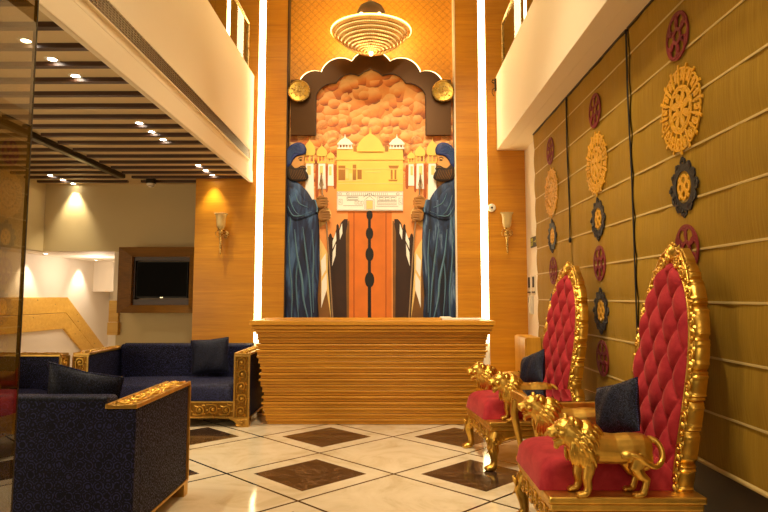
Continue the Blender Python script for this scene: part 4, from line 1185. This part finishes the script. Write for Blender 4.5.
def lion_mane():
    m = MB()
    m.ell((.120, 0, .262), (.062, .082, .100), Matrix.Rotation(R(-24), 3, 'Y'), 20, 14)
    m.ell((.110, 0, .205), (.055, .075, .075))
    m.ell((.160, 0, .330), (.045, .060, .040), Matrix.Rotation(R(-20), 3, 'Y'))
    rg = random.Random(3)
    # long wavy locks combed from the face ring back over the neck and down to the shoulder
    for layer, (back, rad, cnt, ln0) in enumerate(((.006, .060, 17, .075), (.036, .076, 19, .085), (.066, .084, 17, .085))):
        for k in range(cnt):
            a = 2 * PI * (k + .5 * (layer % 2)) / cnt
            ca, sa = math.cos(a), math.sin(a)
            if layer == 0 and ca < -.75: continue
            ax = Vector((-.90, 0, -.42)); up = Vector((-.42, 0, .90)); sd = Vector((0, 1, 0))
            c = Vector((.190, 0, .300)) + ax * back
            o = sd * sa + up * ca
            p = c + o * rad * (.92 if ca > -.2 else 1.05)
            ln = ln0 * (.9 + .3 * rg.random()) * (1.0 if ca > 0 else 1.15)
            side = 1 - abs(ca)
            pts = [p - ax * -.012]
            d = (ax * .75 + o * .35).normalized()
            wv = rg.random() * 6
            for q in range(7):
                t = q / 6
                drop = Vector((0, 0, -1)) * (1.15 * side + .45 * max(0, -ca) + .18) * (0.35 + t)
                dd = (d * (1 - .75 * t) + drop - o * .42 * t + ax * .15 + sd * .28 * math.sin(wv + q * 1.5) * .6 + ax * .22 * math.cos(wv + q * 1.5)).normalized()
                pts.append(pts[-1] + dd * ln / 7)
            rr = [.006, .0095, .0115, .0120, .0110, .0090, .0060, .0025]
            m.tube(pts, rr, 8)
    for s_ in (-1, 1):
        for k in range(6):
            x = .192 - .016 * k; y = s_ * (.050 + .0055 * k); z = .272 - .004 * k; w_ = rg.random() * 3
            m.tube([(x + .004 * math.sin(w_ + q * 1.4), y + s_ * (.010 * math.sin(PI * q / 6) - .010 * q / 6), z - q * .021) for q in range(7)], [.006, .0105, .0125, .0125, .0110, .0080, .0025], 8)
    for k in range(11):                                                    # beard and chest ruff
        y = (k - 5) * .0125
        m.tube([(.200 - abs(y) * .9, y * .8, .246), (.188 - abs(y) * .8, y * 1.05, .215), (.178 - abs(y) * .7, y, .18), (.158 - abs(y) * .6, y * .8, .150), (.145 - abs(y) * .5, y * .6, .135)], [.007, .0125, .0125, .009, .003], 8)
    return m
LB = lion_body().build('lion_armrest', M['gold_soft'], None, smooth=180, remesh=.0042, relax=2)
LM = lion_mane().build('mane', M['gold'], LB, smooth=180, remesh=.0036, relax=1)
m = MB()
for s_ in (-1, 1): m.ell((.256, s_ * .029, .315), .0085, n=10, m=7)
LE = m.build('eye', M['gold'], LB, smooth=60)
m = MB(); m.ell((.256, 0, .262), (.024, .013, .007), Matrix.Rotation(R(14), 3, 'Y')); LT = m.build('tongue', M['gold'], LB, smooth=60)

# ------------------------------------------------------------------ throne
def hwidth(z):
    pts = [(.36, .272), (.55, .285), (.75, .302), (.95, .315), (1.12, .302), (1.26, .262), (1.37, .202), (1.45, .134), (1.505, .060), (1.53, .0)]
    for i in range(len(pts) - 1):
        (a, wa), (b, wb) = pts[i], pts[i + 1]
        if a <= z <= b:
            t = (z - a) / (b - a)
            ma = (wb - pts[i - 1][1]) / (b - pts[i - 1][0]) * (b - a) if i > 0 else wb - wa
            mb_ = (pts[i + 2][1] - wa) / (pts[i + 2][0] - a) * (b - a) if i < len(pts) - 2 else (wb - wa) * 1.4
            t2, t3 = t * t, t ** 3
            return max(0, (2 * t3 - 3 * t2 + 1) * wa + (t3 - 2 * t2 + t) * ma + (-2 * t3 + 3 * t2) * wb + (t3 - t2) * mb_)
    return 0
def xback(z): return -.31 - .145 * (z - .37)
def outline(n=64):
    zs = [.36 + (1.53 - .36) * (1 - (1 - k / n) ** 1.7) for k in range(n + 1)]
    L_ = [(hwidth(z), z) for z in zs]
    raw = L_ + [(-a, b) for a, b in L_[-2::-1]]
    # resample evenly
    P_ = [Vector(p) for p in raw]; acc = [0]
    for i in range(1, len(P_)): acc.append(acc[-1] + (P_[i] - P_[i - 1]).length)
    N_ = 260; out = []; j = 0
    for k in range(N_ + 1):
        s_ = acc[-1] * k / N_
        while j < len(acc) - 2 and acc[j + 1] < s_: j += 1
        t = (s_ - acc[j]) / max(acc[j + 1] - acc[j], 1e-9)
        out.append(P_[j].lerp(P_[j + 1], t))
    return out, acc[-1]
OUT, OLEN = outline()
def onormal(i):
    a, b = OUT[max(i - 3, 0)], OUT[min(i + 3, len(OUT) - 1)]
    d = (b - a).normalized(); return Vector((d.y, -d.x))
BA, BB = .180, .250           # button spacing
def buttons():
    L_ = []
    for j in range(-8, 9):
        for i in range(-8, 9):
            if (i + j) % 2: continue
            y, z = i * BA / 2, .93 + j * BB / 2
            if .42 < z < 1.49 and abs(y) < hwidth(min(z + .03, 1.52)) - .045: L_.append((y, z))
    return L_
BUT = buttons()
def tuft(y, z):
    u, v = (y / BA + (z - .93) / BB), (y / BA - (z - .93) / BB)
    su, sv = abs(math.sin(PI * u)), abs(math.sin(PI * v))
    pl = .55 * (min(su, sv)) ** .55 + .45 * (su * sv) ** .5
    d = min(((y - a) ** 2 + (z - b) ** 2) for a, b in BUT)
    return .042 * pl - .020 * math.exp(-d / .0008)
def make_throne(loc, rz, lab):
    t = thing('throne_chair', lab, 'throne', loc, rz, 'lion thrones along the right wall')
    # --- tufted back pad
    m = MB(); NU, NV = 73, 131
    zs = [.365 + (1.528 - .365) * (1 - (1 - j / (NV - 1)) ** 1.25) for j in range(NV)]
    def f(u, v):
        z = zs[min(NV - 1, int(round(v * (NV - 1))))]; s_ = 2 * u - 1; w = hwidth(z)
        y = s_ * w
        e = min((1 - abs(s_)) * w, (1.53 - z) * .8)
        edge = min(1, max(0, e) / .05)
        edge = math.sin(edge * PI / 2) ** .7
        return (xback(z) + .022 * edge + tuft(y, z) * edge + .004, y, z)
    m.grid(NU, NV, f); m.build('tufted_back', M['red'], t, smooth=180)
    for (y, z) in BUT:
        MB().ell((xback(z) + .022 - .010, y, z), (.007, .010, .010), n=10, m=6).build('button', M['red'], t, smooth=180)
    # --- carved gilt surround of the back: swept ring with scalloped outer face
    m = MB(); n = len(OUT); vs = []; K = 10
    NL = 17
    for i, p in enumerate(OUT):
        s_ = i / (n - 1) * NL
        fr = abs(s_ - round(s_))
        w = .036 + .024 * abs(math.sin(PI * s_)) ** .45
        for off in (.085, .20): w += .012 * math.exp(-((fr - off) / .035) ** 2)
        nr = onormal(i)
        for (o, d) in ((-.012, -.02), (-.010, .018), (.004, .026), (w * .35, .016), (w * .7, .020), (w - .006, .010), (w, -.010), (w, -.040), (w - .006, -.056), (-.012, -.056)):
            q = p + nr * o
            vs.append((xback(p.y) + d, q.x, q.y))
    fs = [(i * K + j, i * K + (j + 1) % K, (i + 1) * K + (j + 1) % K, (i + 1) * K + j) for i in range(n - 1) for j in range(K)]
    fs += [tuple(range(K)), tuple((n - 1) * K + j for j in range(K))[::-1]]
    m.add(vs, fs); m.build('back_frame', M['gold'], t, smooth=50)
    m = MB(); m.tube([(xback(p.y) + .026, p.x + onormal(i).x * .002, p.y + onormal(i).y * .002) for i, p in enumerate(OUT) if i % 2 == 0], .0065, 6); m.build('inner_bead', M['gold_soft'], t, smooth=180)
    m = MB(); m.prism([(p.x * .99, p.y) for p in OUT[::4]], lambda u, v: (xback(v) - .054, u, v), lambda u, v: (xback(v) - .01, u, v)); m.build('back_board', M['gold_soft'], t)
    # scrollwork on the surround
    m = MB()
    fnb = lambda u, v, d: (xback(v) + .020 + d, u, v)
    for k in range(NL):
        i = int((k + .5) / NL * (n - 1)); p = OUT[i]; nr = onormal(i); sg = 1 if p.x >= 0 else -1
        c = p + nr * .030; a = math.atan2(nr.y, nr.x)
        relief(m, spiral((c.x, c.y), .025, 1.5, a + PI * .9 * sg, -sg), .0085, fnb, 7, .45, .008)
        m.ell(fnb(c.x, c.y, .012), .009, n=9, m=6)
        tdir = Vector((-nr.y, nr.x)) * sg
        for q in (-1, 1):
            b = math.atan2((tdir * q + nr * .35).y, (tdir * q + nr * .35).x)
            leaf(m, tuple(p + nr * .022 + tdir * q * .022), b, .046, .010, fnb, .002, .014)
            leaf(m, tuple(p + nr * .042 + tdir * q * .012), b + .2 * q, .036, .008, fnb, -.002, .012)
        i2 = int(k / NL * (n - 1)); p2 = OUT[i2]; n2 = onormal(i2)
        m.ell(fnb(*(p2 + n2 * .036), .008), (.014, .013, .013), n=10, m=6)
    m.build('scrollwork', M['gold'], t, smooth=60)
    # crest: shell of petals with scrolls either side
    m = MB()
    for k in range(9):
        a = PI / 2 + (k - 4) * .36
        ln = .088 - .006 * abs(k - 4)
        leaf(m, (.012 * math.cos(a), 1.535 + .01 * math.sin(a)), a, ln, .017, fnb, .006, .02)
        m.ell(fnb((ln + .006) * math.cos(a), 1.535 + (ln + .006) * math.sin(a), .006), .0105, n=8, m=6)
    m.ell(fnb(0, 1.545, .018), (.018, .022, .022))
    for s_ in (-1, 1):
        relief(m, spiral((s_ * .098, 1.515), .040, 1.7, PI / 2 - s_ * 1.3, s_), .011, fnb, 8, .5, .012)
        m.ell(fnb(s_ * .098, 1.515, .016), .011)
        relief(m, spiral((s_ * .165, 1.455), .034, 1.6, PI / 2 + s_ * .6, -s_), .010, fnb, 8, .5, .010)
        relief(m, [(s_ * .03, 1.545), (s_ * .07, 1.585), (s_ * .12, 1.565), (s_ * .15, 1.52), (s_ * .20, 1.47), (s_ * .235, 1.40)], .012, fnb, 8, .3, .006)
        for q in range(4): leaf(m, (s_ * (.06 + .045 * q), 1.575 - .037 * q), PI / 2 - s_ * (.5 + .1 * q), .048, .012, fnb, .0, .014)
    m.build('crest', M['gold'], t, smooth=60)
    MB().prism([(-.16, 1.44), (.16, 1.44), (.13, 1.54), (.06, 1.60), (-.06, 1.60), (-.13, 1.54)], lambda u, v: (xback(v) - .05, u, v), lambda u, v: (xback(v) + .008, u, v)).build('crest_board', M['gold_soft'], t, bevel=.01)
    # --- seat
    m = MB(); m.box(-.40, .36, -.405, .405, .335, .370).box(-.39, .35, -.395, .395, .30, .335).box(-.38, .34, -.385, .385, .235, .30)
    m.build('seat_frame', M['gold_soft'], t, bevel=.010, seg=3)
    m = MB()
    def cu(sg):
        def f(u, v):
            a, b = 2 * u - 1, 2 * v - 1
            ed = (1 - abs(a) ** 8) ** .35 * (1 - abs(b) ** 10) ** .35
            return (.035 + a * .345, b * .298, .371 + (.150 * ed + .012 * (1 - a * a) * (1 - b * b) if sg else 0))
        return f
    m.grid(41, 41, cu(1)); m.grid(2, 2, cu(0)); m.build('seat_cushion', M['red'], t, smooth=70)
    # carved aprons
    m = MB(); ff = lambda u, v, d: (.342 + d, -.30 + u, .185 + v)
    m.prism([(0, .05), (0, .115), (.60, .115), (.60, .05), (.50, .028), (.40, .04), (.30, .0), (.20, .04), (.10, .028)], lambda u, v: ff(u, v, -.03), lambda u, v: ff(u, v, 0))
    carved_strip(m, .60, .11, lambda u, v, d: ff(u, v + .005, d), .10, .0075)
    m.build('front_apron', M['gold'], t, smooth=50)
    for s_ in (-1, 1):
        m = MB(); fs_ = lambda u, v, d, s_=s_: (-.30 + u, s_ * (.387 + d), .190 + v)
        arch_ = [(0, .0), (0, .10), (.62, .10), (.62, .0)] + [(.31 + .28 * math.cos(a), .055 * math.sin(a)) for a in [PI * k / 12 for k in range(13)]]
        m.prism(arch_, lambda u, v: fs_(u, v, -.03), lambda u, v: fs_(u, v, 0))
        relief(m, [(.31 + .27 * math.cos(a), .062 * math.sin(a) + .008) for a in [PI * k / 16 for k in range(17)]], .008, fs_, 6, 0, .002)
        for q in (-1, 1): relief(m, spiral((.31 + q * .26, .06), .03, 1.4, PI / 2, q), .007, fs_, 6, .5, .004)
        m.build('side_apron', M['gold'], t, smooth=50)
    # legs: carved cabriole with lion paws in front, plain sabre legs behind
    for s_ in (-1, 1):
        m = MB()
        m.tube([(.300, s_ * .345, .275), (.325, s_ * .365, .225), (.335, s_ * .372, .17), (.322, s_ * .366, .11), (.318, s_ * .364, .065), (.330, s_ * .368, .035)], [.052, .050, .042, .031, .027, .030], 14)
        m.ell((.345, s_ * .370, .024), (.046, .036, .024))
        for q in range(4): m.ell((.382 - .006 * abs(q - 1.5), s_ * .370 + (q - 1.5) * .018, .018), (.021, .0095, .017), n=9, m=7)
        lg = m.build('leg', M['gold_soft'], t, smooth=180, remesh=.005, relax=2)
        m = MB()
        fk = lambda u, v, d, s_=s_: (.345 + d + .25 * (v - .2), s_ * (.368 + u * .8), v)
        for q in (-1, 1): relief(m, spiral((q * .024, .225), .024, 1.4, PI / 2, -q), .007, fk, 6, .4, .022)
        for q in range(5): leaf(m, ((q - 2) * .014, .20), -PI / 2 + (q - 2) * .22, .085, .009, fk, .012, .018)
        fo = lambda u, v, d, s_=s_: (.325 + u, s_ * (.405 + d) + s_ * .12 * (v - .2), v)
        relief(m, spiral((0, .225), .026, 1.5, PI / 2, 1), .007, fo, 6, .4, .008)
        for q in range(4): leaf(m, ((q - 1.5) * .014, .205), -PI / 2 + (q - 1.5) * .2, .08, .009, fo, .002, .014)
        m.build('knee_carving', M['gold'], lg, smooth=60)
        m = MB(); m.tube([(-.35, s_ * .35, .25), (-.355, s_ * .355, .14), (-.38, s_ * .36, .05), (-.40, s_ * .362, 0)], [.042, .036, .030, .032], 12); m.build('leg', M['gold_soft'], t, smooth=60)
    # lions
    for s_ in (1, -1):
        lb = LB.copy(); COL.objects.link(lb); lb.parent = t; lb.location = (.066, s_ * .352, .371); lb.scale = (.93, s_, 1)
        for ch in (LM, LE, LT):
            c = ch.copy(); COL.objects.link(c); c.parent = lb
    return t
T1 = make_throne((1.13, 3.52, 0), R(180), 'red tufted gilt throne with lion armrests, nearest the camera')
T2 = copy_tree(T1); T2.location = (1.085, 5.36, 0); T2.rotation_euler = (0, 0, R(186.5))
T2['label'] = 'red tufted gilt throne with lion armrests, the farther one beside the desk'
for o in (LE, LT, LM, LB): bpy.data.objects.remove(o)
# navy cushions leaning on the throne backs (their local +y faces the sitter's back)
cushion('throw_cushion', 'navy patterned cushion leaning on the nearest red throne back', 'cushion', (1.235, 3.47, .592), R(17), R(18), R(114), .32, .28, .13, 1)
cushion('throw_cushion', 'navy patterned cushion leaning on the farther red throne back', 'cushion', (1.185, 5.30, .592), R(17), R(18), R(112), .32, .28, .13, 2)

# ------------------------------------------------------------------ glass-topped side table between the thrones
st = thing('side_table', 'low gilt side table with dark glass top between the two thrones', 'side table', (1.197, 4.39, 0), R(6))
hx, hy, zt = .287, .285, .655
m = MB()
for a in ((-hx, hx, -hy, -hy + .05), (-hx, hx, hy - .05, hy), (-hx, -hx + .05, -hy + .05, hy - .05), (hx - .05, hx, -hy + .05, hy - .05)): m.box(a[0], a[1], a[2], a[3], zt - .05, zt)
for a in ((-hx + .02, hx - .02, -hy + .02, -hy + .045), (-hx + .02, hx - .02, hy - .045, hy - .02), (-hx + .02, -hx + .045, -hy + .045, hy - .045), (hx - .045, hx - .02, -hy + .045, hy - .045)): m.box(a[0], a[1], a[2], a[3], zt - .115, zt - .05)
m.build('top_frame', M['gold_soft'], st, bevel=.008, seg=3)
MB().box(-hx + .03, hx - .03, -hy + .03, hy - .03, zt - .006, zt + .004).build('glass_top', M['glass_table'], st)
MB().box(-hx + .04, hx - .04, -hy + .04, hy - .04, zt - .03, zt - .012).build('under_tray', M['dark_trim'], st)
for sx in (-1, 1):
    for sy in (-1, 1):
        m = MB(); m.tube([(sx * (hx - .03), sy * (hy - .04), zt - .06), (sx * (hx - .015), sy * (hy - .035), zt - .16), (sx * (hx - .05), sy * (hy - .05), .30), (sx * (hx - .075), sy * (hy - .06), .14), (sx * (hx - .05), sy * (hy - .05), .04), (sx * (hx - .03), sy * (hy - .04), .0)], [.036, .034, .026, .021, .022, .028], 12, flat=((1, 0, 0), .8))
        lg = m.build('leg', M['gold_soft'], st, smooth=60)
        m = MB(); fl = lambda u, v, d, sx=sx, sy=sy: (sx * (hx - .022) + u, sy * (hy - .012 + d) , v)
        relief(m, spiral((0, zt - .15), .022, 1.4, PI / 2, sx), .006, fl, 6, .4, .004); leaf(m, (0, zt - .17), -PI / 2, .09, .012, fl, -.004, .01)
        m.build('knee_carving', M['gold'], lg, smooth=60)

# ------------------------------------------------------------------ sofas
def make_sofa(loc, rz, lab, W_=1.84, D=.92):
    t = thing('sofa', lab, 'sofa', loc, rz, 'navy sofas with gilt carved frames')
    hw, hd, A = W_ / 2, D / 2, .16
    # upholstered shell
    MB().box(-hw + A, hw - A, hd - .17, hd - .004, .09, .785).build('backrest', M['navy'], t, bevel=.03, seg=4, smooth=40)
    for s_ in (-1, 1):
        x0, x1 = sorted((s_ * hw, s_ * (hw - A)))
        MB().box(x0 + .004, x1 - .004, -hd + .012, hd - .10, .09, .728).build('arm', M['navy'], t, bevel=.012, seg=3, smooth=40)
        # gilt slab on top of the arm and carved front post
        m = MB(); m.box(x0 - .006, x1 + .006, -hd - .006, hd + .004, .728, .748)
        m.box(x0 - .006, x0 + .012, -hd - .006, hd + .004, .748, .754).box(x1 - .012, x1 + .006, -hd - .006, hd + .004, .748, .754)
        m.build('arm_cap', M['gold_sofa'], t, bevel=.004)
        m = MB(); carved_strip(m, D - .02, A - .03, lambda u, v, d, x0=x0: (x0 + .015 + v, -hd + .01 + u, .749 + d * .7), .12, .0085); m.build('arm_cap_carving', M['gold'], t, smooth=60)
        MB().box(x0 + .004, x1 - .004, -hd - .012, -hd + .011, .092, .726).build('arm_front_ground', M['gold_recess_shade'], t)
        m = MB(); m.box(x0 - .004, x1 + .004, -hd - .020, -hd - .010, .712, .728)
        m.box(x0 - .004, x0 + .014, -hd - .022, -hd - .010, .09, .728).box(x1 - .014, x1 + .004, -hd - .022, -hd - .010, .09, .728)
        m.build('arm_front', M['gold_sofa'], t, bevel=.003)
        m = MB(); carved_strip(m, .62, A - .036, lambda u, v, d, x0=x0: (x0 + .018 + v, -hd - .012 - d, .10 + u), .125, .0105); m.build('arm_front_carving', M['gold'], t, smooth=60)
        # feet
        m = MB()
        ins = -s_
        poly = [(0, 0), (0, .10), (ins * .21, .10), (ins * .19, .075), (ins * .15, .06), (ins * .13, .035), (ins * .12, .0)]
        if s_ < 0: poly = poly[::-1]
        m.prism([(s_ * hw + u, v) for u, v in poly], lambda u, v: (u, -hd + .06, v), lambda u, v: (u, -hd - .016, v))
        carved_strip(m, .12, .085, lambda u, v, d: (s_ * hw - s_ * .13 + s_ * u if s_ > 0 else -hw + .01 + u, -hd - .016 - d, .008 + v), .12, .008)
        m.build('foot', M['gold_sofa'], t, smooth=40)
        m = MB(); m.lathe([(.001, 0), (.035, 0), (.045, .03), (.035, .065), (.03, .092), (.001, .092)], 16, c=(s_ * (hw - .06), hd - .06, 0)); m.build('foot', M['gold'], t, smooth=50)
        MB().box(x0 - .003, x1 + .003, -hd + .012, hd + .002, .085, .098).build('side_trim', M['gold_sofa'], t)
    MB().box(-hw, hw, hd - .10, hd - .0, .09, .726).build('back_panel', M['navy'], t, bevel=.012, seg=3, smooth=40)
    MB().tube([(-hw + A, hd - .02, .772), (hw - A, hd - .02, .772)], .017, 8).build('back_piping', M['navy_pillow'], t, smooth=60)
    MB().box(-hw, hw, hd - .05, hd + .005, .080, .094).build('back_trim', M['gold_sofa'], t)
    # front rail
    MB().box(-hw + A + .002, hw - A - .002, -hd - .006, -hd + .03, .092, .256).build('front_rail_ground', M['gold_recess_shade'], t)
    m = MB(); m.box(-hw + A, hw - A, -hd - .020, -hd - .004, .09, .106).box(-hw + A, hw - A, -hd - .016, -hd - .004, .244, .258)
    m.build('front_rail', M['gold_sofa'], t, bevel=.003)
    m = MB(); carved_strip(m, W_ - 2 * A - .02, .135, lambda u, v, d: (-hw + A + .01 + u, -hd - .006 - d, .108 + v), .135, .0105); m.build('front_rail_carving', M['gold'], t, smooth=60)
    # seat
    MB().box(-hw + A, hw - A, -hd + .03, hd - .17, .10, .258).build('seat_base', M['black_matte'], t)
    def seat(sg):
        def f(u, v):
            a, b = 2 * u - 1, 2 * v - 1
            ed = (1 - abs(a) ** 14) ** .3 * (1 - abs(b) ** 9) ** .4
            return (a * (hw - A - .004), -.07 + b * (hd - .095), .26 + (.165 * ed + .02 * (1 - a * a) * (1 - b * b) if sg else 0))
        return f
    m = MB(); m.grid(49, 33, seat(1)); m.grid(2, 2, seat(0)); m.build('seat_cushion', M['navy'], t, smooth=70)
    return t
S1 = make_sofa((-2.36, 7.02, 0), 0, 'navy sofa with carved gilt arms facing the camera, below the left sconce')
S2 = copy_tree(S1); S2.location = (-3.80, 5.64, 0); S2.rotation_euler = (0, 0, R(90)); S2['label'] = 'navy gilt sofa along the far left, mostly hidden behind the nearest sofa'
S3 = copy_tree(S1); S3.location = (-2.29, 3.90, 0); S3.rotation_euler = (0, 0, R(180)); S3['label'] = 'navy sofa in the left foreground, its patterned back to the camera'
cushion('throw_cushion', 'square navy cushion at the right end of the far sofa', 'cushion', (-2.0, 7.09, .475), R(12), R(5), R(184), .42, .39, .13, 3)
cushion('throw_cushion', 'navy cushion rising above the back of the foreground sofa', 'cushion', (-1.88, 3.84, .50), R(14), R(12), R(3), .44, .42, .15, 4)
# ================================================================== LIGHT
def spot(name, p, target, power, size=60, blend=.6, col=(1, .78, .48), rad=.04):
    l = bpy.data.lights.new(name, 'SPOT'); l.energy = power; l.spot_size = R(size); l.spot_blend = blend; l.color = col; l.shadow_soft_size = rad
    o = bpy.data.objects.new(name, l); COL.objects.link(o); o.location = p
    o.rotation_euler = (Vector(target) - Vector(p)).to_track_quat('-Z', 'Y').to_euler()
    return o
def point(name, p, power, col=(1, .7, .35), rad=.05):
    l = bpy.data.lights.new(name, 'POINT'); l.energy = power; l.color = col; l.shadow_soft_size = rad
    o = bpy.data.objects.new(name, l); COL.objects.link(o); o.location = p
    return o
WARM = (1, .83, .56)
for i, p in enumerate(SPOTS):
    e = 40
    tgt = (p.x, p.y, 0)
    if i == 11: tgt = (p.x, 8.9, 1.2); e = 70
    if i == 9: e = 20
    if i == 10: e = 20
    spot('downlight_lamp', (p.x, p.y, p.z - .02), tgt, e, 75 if i != 11 else 70, .8, WARM, .03)
for p in HALL:
    spot('stair_hall_lamp', (p.x - .1, p.y, p.z - .02), (-5.5, p.y, .9), 36, 85, .7, (1, .86, .66), .03)
point('stair_hall_fill', (-4.8, 10.2, 1.7), 15, (1, .84, .68), .15)
# chandelier bulbs
for k in range(5):
    a = 2 * PI * (k + .25) / 5
    point('chandelier_lamp', (-.23 + .36 * math.cos(a), 7.80 + .36 * math.sin(a), 4.87), 15, (1, .70, .28), .03)
point('chandelier_lamp_low', (-.23, 7.70, 4.36), 4, (1, .70, .30), .08)
# lobby ceiling lamps; the last row is added to brighten desk and timber
for x, y, tx, ty, tz, e, s in ((-.2, 5.0, -.22, 8.4, 2.2, 420, 46), (-.9, 5.6, -.8, 8.4, 1.8, 160, 50), (.5, 5.6, .5, 8.4, 1.8, 160, 50),
                                (0.2, 2.2, 1.2, 3.5, 1.0, 330, 44), (-.2, 4.2, 1.2, 5.3, .8, 260, 48), (-.3, 5.6, -.2, 5.4, 0, 300, 70),
                                (-.3, 2.6, -.6, 4.6, 0, 190, 66), (-.6, 1.0, 1.75, 3.5, 2.4, 260, 70), (.6, 1.0, -1.84, 5.0, 3.6, 260, 75), (-.6, 3.0, 1.45, 5.5, 3.9, 160, 75),
                                (-.2, 2.6, -.2, 6.5, .7, 330, 40), (-1.2, 5.2, -1.9, 8.3, 3.2, 90, 50), (1.0, 5.2, 1.55, 8.3, 2.4, 130, 46)):
    spot('lobby_overhead_spot', (x, y, 6.1), (tx, ty, tz), e, s, .7, WARM, .10)

def area(name, p, target, power, sx, sy, col=WARM):
    l = bpy.data.lights.new(name, 'AREA'); l.shape = 'RECTANGLE'; l.size = sx; l.size_y = sy; l.energy = power; l.color = col
    o = bpy.data.objects.new(name, l); COL.objects.link(o); o.location = p
    o.rotation_euler = (Vector(target) - Vector(p)).to_track_quat('-Z', 'Y').to_euler()
    return o
# unseen fill lights added behind the camera and left of the lounge
area('entrance_fill', (-.2, -2.3, 3.2), (-.2, 8, 1.8), 66, 3.0, 2.2, (1, .80, .50))
area('lounge_fill', (-5.4, 2.2, 1.2), (-3.2, 6.5, 2.6), 75, 1.6, 1.6, (1, .80, .50))
